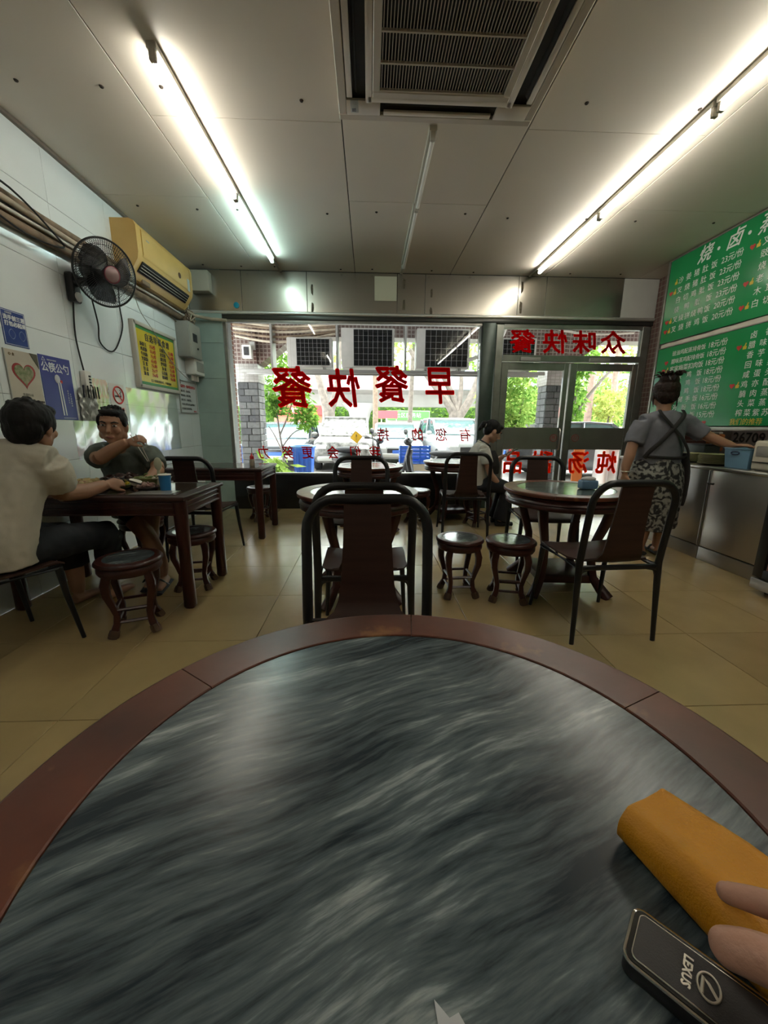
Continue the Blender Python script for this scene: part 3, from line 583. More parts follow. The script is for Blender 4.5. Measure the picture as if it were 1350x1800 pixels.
# ================================================================== menu boards
M_menu = mat('green_menu_print', (.012, .23, .07), .18, var=.12, vscale=2.5); M_mw = mat('menu_white', (.66, .72, .66), .4); M_my = mat('menu_yellow', (.55, .42, .03), .4); M_mr = mat('menu_red', (.42, .02, .015), .4)
def rowchars(s, y0, y1, z, size, par, m=M_mw):
    n = len(s)
    for i, ch in enumerate(s):
        y = y0+(y1-y0)*i/(n-1) if n > 1 else y0
        text(ch, size, m, par, onR(y, z, 3.3605), ext=.0005)
def icons(par, y, z, both=True):
    if both: ob('heart_icon', prism(NB(), heart(.026), .001, onR(y+.055, z, 3.3615)), M_mr, par)
    ob('thumb_icon', prism(NB(), [(-.018, -.022), (.016, -.022), (.018, .004), (.006, .006), (.012, .03), (.002, .032), (-.006, .008), (-.018, .004)], .001, onR(y, z, 3.3615)), M_my, par)
def mboard(label, z0, z1):
    o = thing('menu_board', label, 'menu'); b = NB(); bx(b, (3.3735, (4.655+1.2)/2, (z0+z1)/2), (.022, 4.655-1.2, z1-z0), bev=.002, seg=1); ob('board', b, M_menu, o, smooth=30)
    ob('edge_strip', bx(NB(), (3.366, (4.655+1.2)/2, z1+.004), (.018, 4.655-1.2, .010)), M_alu, o); return o
mu = mboard('upper green menu board touching the ceiling on the right wall', 2.045, 2.90)
for ch, y in (('烧', 4.20), ('卤', 3.88), ('蒸', 3.57), ('炖', 3.27)): text(ch, .165, M_mw, mu, onR(y, 2.795-.0*y, 3.3605), bold=.002, shear=.25)
for y in (4.04, 3.73, 3.42): ob('title_dot', lathe(NB(), [(0, 0), (.016, 0), (.016, .001), (0, .001)], 14, M=onR(y, 2.79, 3.3615)), M_mw, mu)
up = (('沙姜猪肚饭', '23'), ('叉烧猪肚饭', '23'), ('白切鸡肶饭', '23'), ('烧鸭肶饭', '23'), ('叉烧拼烧鸭饭', '20'), ('叉烧拼鸡饭', '20'))
for i, (s_, pr) in enumerate(up):
    z = 2.655-.0985*i; rowchars(s_, 4.47, 4.06, z, .072, mu); text(pr+'元/份', .075, M_mw, mu, onR(3.87, z, 3.3605), sx=.92)
    if i in (0, 1, 4, 5): icons(mu, 4.535, z, i != 0)
for i, s_ in enumerate(('叉烧双拼饭', '豉油鸡双拼饭', '烧鸭双拼饭', '老火靓汤饭', '木耳蒸鸡饭', '白切鸡拼饭')):
    z = 2.655-.0985*i; rowchars(s_, 3.55, 3.14, z, .072, mu); icons(mu, 3.62, z, True) if i in (0, 3, 5) else None
ml = mboard('lower green menu board on the right wall above the counter', 1.125, 1.985)
lo = (('豉油鸡配蒸排骨饭', '18'), ('腊味蒸鸡配排骨饭', '18'), ('客家梅菜扣肉饭', '18'), ('沙姜鸡饭', '18'), ('豉油鸡饭', '18'), ('咖喱鸡饭', '18'), ('卤水猪手饭', '16'), ('炒河粉饭', '16'), ('青菜饭', '15'))
for i, (s_, pr) in enumerate(lo):
    z = 1.90-.083*i; rowchars(s_, 4.40, 4.02, z, .066 if len(s_) < 8 else .056, ml); text(pr+'元/份', .072, M_mw, ml, onR(3.86, z, 3.3605), sx=.92)
    if i in (2, 3): icons(ml, 4.47, z)
    if i == 1: ob('heart_icon', prism(NB(), heart(.026), .001, onR(4.50, z, 3.3615)), M_mr, ml)
for i, s_ in enumerate(('卤香肉饭', '腊味牛肉饭', '香芋蒸排骨', '回味蒸鸡饭', '咸蛋头菜饭', '鸡亦配蒸蛋', '腩肉蒸豆腐', '头菜蒸肉饼', '榨菜紫苏蒸鸭')):
    z = 1.90-.083*i; rowchars(s_, 3.50, 3.10, z, .066, ml); icons(ml, 3.565, z) if i in (1, 5) else None
text('我们的推荐', .062, M_my, ml, onR(4.06, 1.158, 3.3605)); text('我们的推荐', .062, M_my, ml, onR(3.42, 1.158, 3.3605)); ob('heart_icon', prism(NB(), heart(.026), .001, onR(3.86, 1.158, 3.3615)), M_mr, ml)
gap = thing('torn_strip', 'torn white paper strip between the two green menu boards', 'paper strip'); zs = 2.015
pl = [(4.64-.1*i, 1.992+random.uniform(0, .008)) for i in range(35)]; pl2 = [(4.64-.1*i, 2.04-random.uniform(0, .012)) for i in range(35)]
ob('strip_paper', prism(NB(), [(-y, z) for y, z in pl]+[(-y, z) for y, z in pl2[::-1]], .003, onR(0, 0, 3.378)), mat('torn_paper', (.55, .52, .44), .8, var=.12, vscale=9), gap)
# posters on the narrow dark wall beside the door
M_wl2 = lambda y, z: onR(y, z, XR-.002)
p = thing('poster', 'orange and cream fire poster on the narrow wall beside the door', 'poster', (XR, 4.95, 1.72)); ob('sheet', bx(NB(), (-.002, 0, 0), (.003, .22, .34)), mat('fire_poster', (.55, .16, .05), .5, col2=(.55, .45, .3), vscale=6), p); text('消防安全', .05, M_tx, p, onR(0, -.12, -.0045))
p = thing('poster', 'white printed sheet below the fire poster beside the door', 'poster', (XR, 4.93, 1.42)); ob('sheet', bx(NB(), (-.002, 0, 0), (.003, .24, .22)), mat('grey_paper', (.42, .41, .38), .6), p)
for k, s_ in enumerate(('提示', '注意', '安全')): text(s_, .055, M_tx, p, onR(-.03, .06-.07*k, -.0045))
p = thing('poster', 'small pale green notice low beside the door', 'poster', (XR, 4.95, 1.18)); ob('sheet', bx(NB(), (-.002, 0, 0), (.003, .17, .2)), mat('mint_paper', (.22, .45, .34), .6), p); text('出口', .06, M_tx, p, onR(0, 0, -.0045))
# ================================================================== furniture builders
def make_chair(label, loc, rz, k=1.0):
    # faces +Y locally: backrest at -Y
    t = thing('dining_chair', label, 'chair', loc, rz, 'black framed dining chairs with brown seats')
    W, H, SH = .215*k, .85*k, .43*k
    def back_y(z): return -.20*k-.055*k*max(0, (z-SH)/(H-SH))**1.15 if z > SH else -.20*k-.03*k*(SH-z)/SH
    pts = [(-W-.012*k, back_y(0), 0)]+[(-W+.012*k*(z/SH-1), back_y(z), z) for z in (SH*.5, SH)]
    side = [(-W, back_y(z), z) for z in (SH+.1*k, SH+.2*k, H-.11*k)]
    arc = [(-W+.10*k*(1-cos(a)), back_y(H-.11*k+.11*k*sin(a)), H-.11*k+.11*k*sin(a)) for a in [pi/2*i/6 for i in range(1, 7)]]
    L = pts+side+arc; full = L+[(-x, y, z) for x, y, z in L[::-1]]
    rad = [.012*k, .015*k, .019*k]+[.0185*k]*(len(L)-3); rad = rad+rad[::-1]
    ob('back_frame', tube(NB(), full, rad, 10, ry=[q*.8 for q in rad]), M_black, t)
    for s in (-1, 1):
        ob('leg', tube(NB(), [(s*(W+.015*k), .235*k, 0), (s*(W-.002*k), .20*k, SH*.6), (s*(W-.012*k), .19*k, SH-.02*k)], [.010*k, .014*k, .017*k], 10), M_black, t)
    b = NB(); tube(b, [(-W, -.2*k, SH-.022*k), (-W+.005*k, .19*k, SH-.022*k), (W-.005*k, .19*k, SH-.022*k), (W, -.2*k, SH-.022*k)], .016*k, 8, closed=True, ry=.015*k)
    for s in (-1, 1): tube(b, [(s*(W-.005*k), -.19*k, SH-.035*k), (s*(W-.03*k), -.20*k, SH-.02*k)], .012*k, 6)
    ob('seat_frame', b, M_black, t)
    for s in (-1, 1): ob('gusset', tube(NB(), bez([(s*(W-.06*k), -.195*k, SH-.028*k), (s*(W-.015*k), -.2*k, SH-.04*k), (s*W, -.205*k, SH-.09*k)], 4), .011*k, 6), M_black, t)
    # one bent board: seat, then a curve up into the back splat
    def sheet(path, half, name):
        rs = []
        for (y, z, ny, nz), h in zip(path, half):
            q = []
            for x in (-1, -.5, 0, .5, 1): q.append(Vector((x*h, y, z-.012*k*(1-x*x)*abs(nz))))
            for x in (1, .5, 0, -.5, -1): q.append(Vector((x*h, y-ny*.009*k, z-nz*.009*k-.012*k*(1-x*x)*abs(nz))))
            rs.append(q)
        ob(name, rings_b(rs), M_brown, t)
    def rings_b(rs): b = NB(); rings(b, rs); return b
    sheet([(.225*k, SH-.012*k, 0, 1), (.20*k, SH+.004*k, 0, 1), (.05*k, SH, 0, 1), (-.08*k, SH+.001*k, 0, 1), (-.15*k, SH+.008*k, .3, 1)], [W-.02*k, W-.004*k, W-.004*k, W-.006*k, W-.03*k], 'seat')
    bp = [(-.15*k, SH+.008*k, .4, 1), (-.185*k, SH+.025*k, .8, .6), (-.205*k, SH+.06*k, 1, .2)]+[(back_y(z)+.004*k, z, 1, .2) for z in (SH+.12*k, SH+.2*k, SH+.28*k, H-.05*k, H-.008*k)]
    sheet(bp, [W*.72, W*.56, W*.49, W*.445, W*.42, W*.40, W*.39, W*.385], 'backrest')
    return t
M_mst = marblemat('stool_marble', 20, 1.6, 3.0, mid=(.07, .085, .09), light=(.36, .38, .37), rough=.14)
def make_stool(label, loc, rz, k=1.0):
    t = thing('round_stool', label, 'stool', loc, rz, 'round wooden stools with marble tops'); H = .405*k
    ob('seat_rim', lathe(NB(), [(.118*k, H-.002), (.128*k, H), (.150*k, H-.004), (.158*k, H-.014*k), (.158*k, H-.022*k), (.150*k, H-.030*k), (.118*k, H-.030*k)], 40), M_wood, t)
    ob('marble_inlay', lathe(NB(), [(0, H-.0025), (.1175*k, H-.0025), (.1175*k, H-.02), (0, H-.02)], 40), M_mst, t)
    ob('apron', lathe(NB(), [(.11*k, H-.030*k), (.142*k, H-.030*k), (.150*k, H-.045*k), (.150*k, H-.062*k), (.142*k, H-.075*k), (.11*k, H-.075*k)], 40), M_wood, t)
    for i in range(4):
        a = pi/4+i*pi/2; c, s = cos(a), sin(a)
        pr = [(.128, .335), (.142, .29), (.140, .24), (.118, .17), (.104, .12), (.108, .07), (.132, .022), (.140, .0)]
        rd = [.022, .024, .021, .017, .016, .018, .022, .021]
        lg = ob('leg', tube(NB(), [(r*k*c, r*k*s, z*k) for r, z in pr], [q*k for q in rd], 8, ry=[q*k*.85 for q in rd], pw=.7), M_wood, t)
        ob('foot_tip', tube(NB(), [(.124*k*c, .124*k*s, .038*k), (.133*k*c, .133*k*s, .02*k), (.141*k*c, .141*k*s, .0005)], [.0225*k, .0245*k, .0235*k], 8, ry=[.020*k, .022*k, .021*k], pw=.7), M_foot, lg)
        a2 = a+pi/2
        for z, r in ((.145, .112), (.075, .108)):
            ob('stretcher', tube(NB(), [(r*k*c, r*k*s, z*k), (r*k*cos(a2), r*k*sin(a2), z*k)], .0105*k, 6, ry=.008*k), M_wood, t)
    return t
def make_round_table(label, loc, rz, Rr, Ri, H, mm, joints=None, apron=True, base='shelf', wood=M_wood):
    t = thing('round_table', label, 'table', loc, rz, 'round marble topped tables')
    n = 6
    for i in range(n):
        a0 = R((joints or 0)+60*i)+.0022; a1 = R((joints or 0)+60*(i+1))-.0022
        pf = [(Ri, H-.001), (Ri+.002, H+.0005), (Rr-.006, H), (Rr-.0015, H-.002), (Rr, H-.008), (Rr-.002, H-.022), (Rr-.012, H-.028), (Ri, H-.028)]
        b = NB(); lathe(b, pf+[pf[0]], 16, a0=a0, a1=a1); ob('rim_segment', b, M_rim if wood is not M_wooddk else M_wooddk, t, smooth=18)
    ob('marble_top', lathe(NB(), [(0, H-.002), (Ri-.0012, H-.002), (Ri-.0012, H-.024), (0, H-.024)], 72), mm, t)
    ob('under_board', lathe(NB(), [(0, H-.0245), (Ri+.02, H-.0245), (Ri+.02, H-.034), (0, H-.034)], 48), M_wooddk, t)
    A = Rr-.018
    ob('apron', lathe(NB(), [(A-.05, H-.034), (A, H-.034), (A-.008, H-.046), (A+.004, H-.056), (A+.006, H-.066), (A-.004, H-.072), (A+.002, H-.084), (A, H-.098), (A-.012, H-.106), (A-.05, H-.106), (A-.05, H-.034)], 64), wood, t)
    Lr = Rr*.78
    for i in range(4):
        a = pi/4+i*pi/2; c, s = cos(a), sin(a)
        pr = [(Lr, H-.09), (Lr-.03, H-.20), (Lr-.085, H-.36), (Lr-.09, .22), (Lr-.07, .12), (Lr+.0, .04), (Lr+.04, 0)]
        rd = [.034, .031, .027, .026, .028, .034, .036]
        ob('leg', tube(NB(), [(r*c, r*s, z) for r, z in pr], rd, 10, ry=[q*.8 for q in rd], pw=.75), wood, t)
    q = (Lr-.085)*cos(pi/4)
    b = NB(); bx(b, (0, 0, .125), (2*q+.03, 2*q+.03, .018), bev=.004); ob('shelf', b, M_wooddk, t)
    for i in range(4):
        a = i*pi/2; Mr = Matrix.Rotation(a, 4, 'Z'); b = NB(); bx(b, (0, q+.012, .105), (2*q, .022, .05), M=Mr, bev=.004); ob('shelf_rail', b, wood, t)
    return t
M_rim = mat('worn_red_rim', (.118, .036, .021), .33, var=.5, vscale=5, bump=.06, bscale=22)
def wear(m):
    nt = m.node_tree; L = nt.links.new; b = nt.nodes['Principled BSDF']; src = b.inputs['Base Color'].links[0].from_socket
    tc = nd(nt, 'ShaderNodeTexCoord'); n = nd(nt, 'ShaderNodeTexNoise'); n.inputs['Scale'].default_value = 9; n.inputs['Detail'].default_value = 6; L(tc.outputs['Object'], n.inputs['Vector'])
    rp = nd(nt, 'ShaderNodeValToRGB'); e = rp.color_ramp.elements; e[0].position = .62; e[0].color = (0, 0, 0, 1); e[1].position = .70; e[1].color = (1, 1, 1, 1); L(n.outputs['Fac'], rp.inputs[0])
    mx = nd(nt, 'ShaderNodeMix', data_type='RGBA'); L(rp.outputs[0], mx.inputs[0]); L(src, mx.inputs[6]); mx.inputs[7].default_value = (.26, .12, .045, 1); L(mx.outputs[2], b.inputs['Base Color'])
wear(M_rim)
def rect_table(label, x0, x1, y0, y1, H):
    t = thing('rectangular_table', label, 'table', ((x0+x1)/2, (y0+y1)/2, 0), 0, 'dark red rectangular tables'); hx, hy = (x1-x0)/2, (y1-y0)/2
    b = NB(); bx(b, (0, 0, H-.014), (2*hx, 2*hy, .026), bev=.006); ob('tabletop', b, M_wooddk, t)
    b = NB(); bx(b, (0, 0, H+.0005), (2*hx-.14, 2*hy-.14, .004), bev=.001, seg=1); ob('centre_panel', b, mat('glossy_table_panel', (.05, .035, .028), .12, var=.2, vscale=5), t)
    for (dx, dy, sx, sy) in ((0, hy-.03, 2*hx-.05, .02), (0, -hy+.03, 2*hx-.05, .02), (hx-.03, 0, .02, 2*hy-.05), (-hx+.03, 0, .02, 2*hy-.05)):
        b = NB(); bx(b, (dx, dy, H-.07), (sx, sy, .085), bev=.003)
        for zz in (H-.042, H-.072, H-.108): bx(b, (dx, dy, zz), (sx+(.012 if sx > .03 else .016), sy+(.012 if sy > .03 else .016), .010), bev=.003)
        ob('apron_board', b, M_wood, t)
    for sx in (-1, 1):
        for sy in (-1, 1):
            b = NB(); tube(b, [(sx*(hx-.045), sy*(hy-.045), z) for z in (0, .012, .05, .3, H-.03)], [.026, .034, .033, .032, .036], 12, pw=.6); ob('leg', b, M_wood, t)
    return t
# ---- foreground round table
M_mb = marblemat('grey_streaked_marble', 24, 1.0, .4, rough=.24)
make_round_table('big round marble table with worn red rim in the foreground', (.045, .33, 0), 0, .45, .36, .70, M_mb, joints=24)
# ---- other tables
M_mb2 = marblemat('pale_cloudy_marble', -10, .8, 1.7, dark=(.10, .115, .10), mid=(.24, .26, .23), light=(.45, .46, .42), rough=.13)
make_round_table('round table with pale marble top behind the front chairs', (-.07, 2.46, 0), .15, .385, .30, .70, M_mb2, joints=10)
make_round_table('round table with grey-green marble top beside the two stools', (1.34, 2.57, 0), R(-4), .40, .31, .70, marblemat('grey_green_marble', 5, .9, 2.2, dark=(.06, .08, .07), mid=(.14, .17, .15), light=(.32, .35, .31), rough=.12), joints=0)
make_round_table('small round table below the window behind the middle chair', (0, 4.12, 0), .4, .37, .29, .70, M_mb2, joints=20)
make_round_table('round table at the window half hidden behind the seated woman', (1.02, 4.66, 0), .2, .36, .28, .70, M_mb2, joints=40)
rect_table('dark red rectangular table where the two men eat', -2.15, -1.06, 2.22, 2.84, .70)
rect_table('dark red rectangular table in the corner below the window', -2.15, -1.02, 3.72, 4.36, .70)
# ---- chairs
make_chair('black chair with brown splat facing the foreground table', (-.005, 1.09, 0), pi, 1.0)
make_chair('black chair with its back to us, tucked under the pale marble table', (-.02, 1.90, 0), 0)
make_chair('black chair on the window side of the pale marble table', (-.06, 2.66+.28, 0), pi)
make_chair('black chair with its back to us beside the seated woman', (.98, 3.95, 0), R(-4))
make_chair('black chair on the far side of the grey-green marble table', (1.40, 3.0, 0), pi-R(8))
make_chair('black chair turned to the grey-green marble table, nearest on the right', (1.265, 2.02, 0), R(3), .995)
make_chair('black chair between the two rectangular tables on the left', (-1.42, 3.32, 0), R(-4))
make_chair('black chair under the man in the white shirt', (-1.815, 1.80, 0), R(-24))
# ---- stools
make_stool('round stool in front of the left table, nearest to us', (-1.29, 2.03, 0), R(22), 1.02)
make_stool('round stool half hidden behind the near leg of the left table', (-1.21, 2.60, 0), R(10))
make_stool('round stool with shiny top, left one of the pair in the middle', (.60, 2.43, 0), R(4), .98)
make_stool('round stool with greenish top, right one of the pair in the middle', (.91, 2.35, 0), R(-14), 1.0)
make_stool('round stool at the end of the corner table', (-1.28, 4.58, 0), R(30))
make_stool('round stool beside the small table below the window', (.55, 4.35, 0), R(15))
make_stool('round stool under the man in the green shirt', (-1.76, 2.98, 0), R(0))
make_stool('round stool under the woman with the phone', (1.24, 4.30, 0), R(20))
make_chair('black chair cut off at the right picture edge', (1.085, .465, 0), R(90))
# ================================================================== outside: arcade
G = -.2
struct('ground_pavement', bx(NB(), (2, 24, G-.1), (60, 37.4, .2)), mat('pale_pavement', (.27, .255, .235), .8, var=.15, vscale=2))
tag(ob('entrance_step', bx(NB(), (.9, 5.62, G+.08), (5.6, .6, .16), bev=.01), mat('step_stone', (.3, .29, .27), .7, var=.1)), 'low stone step outside the shop window', 'step')
M_mos = gridmat('brown_mosaic', (.085, .036, .025), (.22, .18, .15), .075, .075, 'XZ', .4, mortar=.13); M_mosw = gridmat('white_mosaic', (.36, .34, .31), (.22, .2, .18), .09, .06, 'XZ', .4)
M_brk = gridmat('red_brick_tile', (.30, .10, .06), (.5, .45, .4), .10, .06, 'XZ', .6, mortar=.12)
struct('wall_outside_brick', bx(NB(), (-2.6, 5.62, 1.5), (1.54, .16, 3.4)), M_brk)
struct('wall_outside_right', bx(NB(), (6.1, 5.42, 1.5), (4.8, .16, 3.4)), M_brk)
struct('ceiling_arcade', bx(NB(), (1.5, 7.05, 3.42), (16, 3.9, .2)), mat('arcade_soffit', (.22, .20, .18), .7, var=.1))
struct('wall_upper_storey', bx(NB(), (1.5, 7.2, 5.6), (16, 3.6, 4.2)), M_plas)
def archbeam(x0, x1, y, nm):
    lo, hi, zt = 2.27, 2.78, 3.35
    pr = [(x0, zt), (x0, lo), (x0+.05, lo), (x0+.75, hi), (x1-.75, hi), (x1-.05, lo), (x1, lo), (x1, zt)]
    return struct(nm, prism(NB(), pr, .42, onF(0, 0, y+.42)), M_mos, smooth=0)
archbeam(-2.15, 3.58, 8.02, 'wall_arcade_beam'); archbeam(3.92, 9.5, 8.02, 'wall_arcade_beam_right'); archbeam(-8.0, -2.56, 8.02, 'wall_arcade_beam_left')
M_st = [mat(f'column_stone_{i}', c, .8, var=.25, vscale=18, bump=.5, bscale=25) for i, c in enumerate(((.075, .075, .073), (.10, .10, .096), (.055, .055, .056)))]
def column(x0, x1, y0, y1, nm):
    c = struct(nm, bx(NB(), ((x0+x1)/2, (y0+y1)/2, (G+1.93)/2), (x1-x0-.05, y1-y0-.05, 1.93-G)), mat('column_core', (.05, .05, .05), .9))
    ob('capital', bx(NB(), ((x0+x1)/2, (y0+y1)/2, 2.10), (x1-x0+.05, y1-y0+.05, .34), bev=.01), M_mosw, c); ob('column_head', bx(NB(), ((x0+x1)/2, (y0+y1)/2, 2.82), (x1-x0+.02, y1-y0+.02, 1.1)), M_mos, c, smooth=0)
    h = (1.93-G)/17
    for r in range(17):
        z = G+h*(r+.5)
        for side in range(4):
            a0, a1 = (x0, x1) if side < 2 else (y0, y1)
            sp = a0+(a1-a0)*random.uniform(.32, .68)
            for p, q in ((a0, sp), (sp, a1)):
                d = random.uniform(-.008, .010); s = (q-p-.008, .05+d, h-.008) if side < 2 else (.05+d, q-p-.008, h-.008)
                ce_ = ((p+q)/2, y0+.02 if side == 0 else y1-.02, z) if side < 2 else (x0+.02 if side == 2 else x1-.02, (p+q)/2, z)
                ob('stone', bx(NB(), ce_, s, bev=.007, seg=1), random.choice(M_st), c, smooth=30)
column(-2.55, -2.16, 8.0, 8.46, 'column_stone'); column(3.58, 3.92, 8.0, 8.42, 'column_stone')
# ---- outdoor units of the air conditioners
M_ou = mat('outdoor_unit_case', (.42, .40, .36), .5, var=.08); M_coil = mat('black_coil', (.007, .0075, .008), .8, var=.4, vscale=30, spec=.1); M_wire = mat('guard_wire', (.12, .12, .12), .5)
def outdoor(x0, x1, z0, z1, fr, label, y=7.5):
    t = thing('outdoor_air_conditioner', label, 'air conditioner', ((x0+x1)/2, y, z0), group='outdoor units hung in the arcade'); w, h = x1-x0, z1-z0
    ob('case', bx(NB(), (0, .17, h/2), (w, .33, h), bev=.012), M_ou, t); cx = fr/2-.02; cw = w-fr-.05
    ob('coil', bx(NB(), (cx, -.002, h/2), (cw, .01, h-.06)), M_coil, t)
    b = NB(); n = 8
    for i in range(n+1): tube(b, [(cx-cw/2+cw*i/n, -.012, .03), (cx-cw/2+cw*i/n, -.012, h-.03)], .003, 4)
    for i in range(7): tube(b, [(cx-cw/2, -.012, .03+(h-.06)*i/6), (cx+cw/2, -.012, .03+(h-.06)*i/6)], .003, 4)
    ob('guard_grid', b, M_wire, t)
    for s in (-1, 1): ob('foot_rail', bx(NB(), (s*w*.32, .17, -.02), (.05, .36, .035)), M_alu, t)
outdoor(-1.47, -.66, 2.155, 2.66, .17, 'smaller outdoor air conditioner on the left behind the window'); outdoor(-.49, .475, 2.155, 2.83, .22, 'outdoor air conditioner in the middle behind the window'); outdoor(.88, 1.86, 2.155, 2.84, .15, 'outdoor air conditioner on the right behind the window')
outdoor(2.35, 3.1, 2.155, 2.7, .12, 'outdoor air conditioner behind the pane above the door')
rk = thing('support_rack', 'two long steel bars carrying the outdoor air conditioners', 'rack', (.5, 7.5, 2.085))
for yy in (.02, .32): ob('steel_bar', bx(NB(), (0, yy, 0), (5.6, .04, .06), bev=.004), mat('grey_angle_iron', (.25, .24, .22), .5, .4), rk)
for xx in (-2.25, -1.07, .18, 1.6): ob('hanger', bx(NB(), (xx, .17, .62), (.035, .3, 1.2)), mat('grey_angle_iron', (.25, .24, .22), .5, .4), rk)
pipe(bez([(2.36, 7.6, 2.9), (2.2, 7.2, 3.0), (2.35, 7.1, 2.75), (2.1, 7.1, 2.4), (1.75, 7.2, 2.25)]), .035, M_conw, 'drain_hose', 'white hose curling behind the pane above the door', 'hose', None)
pipe(bez([(2.2, 7.3, 2.95), (3.0, 7.2, 2.85), (3.8, 7.2, 2.72), (4.7, 7.2, 2.75)]), .02, M_conw, 'cable', 'long pale cable behind the pane above the door', 'cable', None)
for i in range(5): pipe(bez([(-2.5, 7.6+.08*i, 2.95-.05*i), (-1.6, 7.6, 2.85-.06*i+.03*sin(i)), (-.6, 7.6, 2.9-.04*i)]), .022, (M_con, M_con2)[i % 2], 'arcade_pipe', f'pipe under the arcade roof on the left, {("topmost", "second from top", "middle", "second from bottom", "lowest")[i]} of five', 'pipe', 'pipes under the arcade roof', 8)
cm = thing('camera_box', 'small white box on the arcade column left behind the window', 'camera', (-2.27, 7.82, 2.45)); ob('box_body', bx(NB(), (0, 0, 0), (.17, .1, .24), bev=.01), M_white, cm); ob('box_face', bx(NB(), (0, -.052, .01), (.10, .004, .15)), M_dark, cm); ob('bracket', bx(NB(), (.09, .05, .12), (.1, .05, .14)), M_grey, cm)
# ================================================================== street
def leaves(n, fn, size, m, name, parent, kind='stuff'):
    vs, fs = [], []
    for i in range(n):
        p, q = fn(); d = Vector((random.gauss(0, 1), random.gauss(0, 1), random.gauss(-.6, .7))).normalized(); s = d.cross(Vector((random.gauss(0, 1), random.gauss(0, 1), random.gauss(0, 1)))).normalized()
        L = size*random.uniform(.7, 1.3)*q; k = len(vs)
        vs += [p, p+d*L*.45+s*L*.17, p+d*L, p+d*L*.45-s*L*.17]; fs.append((k, k+1, k+2, k+3))
    me = bpy.data.meshes.new(name); me.from_pydata(vs, [], fs); me.materials.append(m)
    return ob(name, me, None, parent, kind=kind)
LF1 = leafmat('leaf_green', (.05, .13, .02), (.20, .34, .06), .5, 9); LF2 = leafmat('leaf_light', (.10, .22, .04), (.34, .46, .12), .5, 5); LF3 = leafmat('leaf_yellow', (.22, .27, .06), (.40, .42, .12), .5, 5)
M_bark = mat('grey_bark', (.15, .125, .105), .85, var=.3, vscale=9, bump=.4, bscale=14); M_bark2 = mat('brown_bark', (.20, .14, .10), .85, var=.3, vscale=9)
def ell(c, r):
    c = Vector(c)
    def f():
        while 1:
            v = Vector((random.uniform(-1, 1), random.uniform(-1, 1), random.uniform(-1, 1)))
            if .25 < v.length < 1: break
        return c+Vector((v.x*r[0], v.y*r[1], v.z*r[2])), 1
    return f
def multi(fs): return lambda: random.choice(fs)()
def tree(label, loc, limbs, crowns, n, size, lm, bm_=M_bark, group='trees along the street', k=1.0):
    t = thing('street_tree', label, 'tree', loc, group=group); t.scale = (k, k, k)
    for i, (pts, r0_, r1_) in enumerate(limbs):
        P = bez(pts, 5); ob('trunk' if i == 0 else 'branch', tube(NB(), P, [r0_+(r1_-r0_)*k/(len(P)-1) for k in range(len(P))], 8), bm_, t)
    if n: leaves(n, multi([ell(c, r) for c, r in crowns]), size, lm, 'foliage', t)
    return t
tree('small leafy tree beside the left stone column', (-2.1, 9.6, G), [([(0, 0, 0), (.02, 0, .6), (-.05, 0, 1.2), (-.1, 0, 1.9)], .035, .015), ([(0, 0, .7), (-.2, .1, 1.1), (-.3, 0, 1.3)], .02, .008), ([(0, 0, .8), (.3, 0, 1.15), (.6, 0, 1.25)], .02, .008), ([(-.03, 0, 1.1), (.2, 0, 1.6), (.4, 0, 2.2)], .022, .008)],
     [((-.1, 0, 2.3), (.55, .45, .5)), ((.35, 0, 1.9), (.45, .4, .55)), ((.62, 0, 1.55), (.25, .3, .35)), ((0, .1, 2.9), (.5, .5, .4)), ((-.2, 0, 1.8), (.2, .3, .3))], 1500, .17, LF1)
tree('big bare branching tree behind the white off-roader', (3.75, 16.8, G), [([(0, 0, 0), (0, 0, .8), (-.05, 0, 1.6)], .27, .24), ([(-.02, 0, 1.3), (-.35, 0, 1.9), (-1.0, .1, 2.7), (-1.7, 0, 3.6)], .17, .07), ([(0, 0, 1.4), (-.15, .1, 2.1), (-.7, 0, 3.1), (-1.0, .2, 4.0)], .14, .05), ([(.05, 0, 1.4), (.4, 0, 1.95), (.7, .1, 2.7), (1.0, 0, 3.8)], .17, .07), ([(.45, 0, 2.0), (.9, 0, 2.5), (1.5, .1, 3.0)], .09, .05), ([(0, 0, 1.5), (.15, .2, 2.4), (.1, .2, 3.6)], .12, .05), ([(-.6, 0, 2.2), (-.8, 0, 3.0), (-.6, 0, 3.8)], .07, .03)], [((-.8, 0, 4.6), (1.6, 1, .7)), ((1.0, 0, 4.6), (1.2, 1, .7))], 900, .25, LF2, k=1.22)
tree('bare forked tree behind the mottled car', (-1.78, 16.7, G), [([(.1, 0, 0), (.1, 0, 1.0), (.1, 0, 1.9)], .25, .22), ([(.08, 0, 1.5), (-.1, 0, 2.3), (-.35, 0, 3.4), (-.4, 0, 4.4)], .17, .07), ([(.12, 0, 1.5), (.4, 0, 2.4), (.5, 0, 3.4), (.6, .1, 4.4)], .15, .07), ([(.4, 0, 2.6), (.9, 0, 3.2), (1.3, 0, 3.9)], .06, .03)], [((0, 0, 5.0), (1.5, 1, .7))], 500, .25, LF2, k=1.15)
tree('slim straight tree trunk in the middle behind the window', (.28, 17.4, G), [([(0, 0, 0), (.02, 0, 2), (-.02, 0, 5)], .13, .10)], [((0, 0, 5.5), (1.2, 1, .8))], 400, .25, LF2, M_bark2)
tree('second slim trunk just right of the window middle', (1.95, 18.6, G), [([(0, 0, 0), (0, 0, 2), (.1, 0, 5)], .12, .1)], [((0, 0, 5.5), (1.2, 1, .8))], 400, .25, LF2, M_bark)
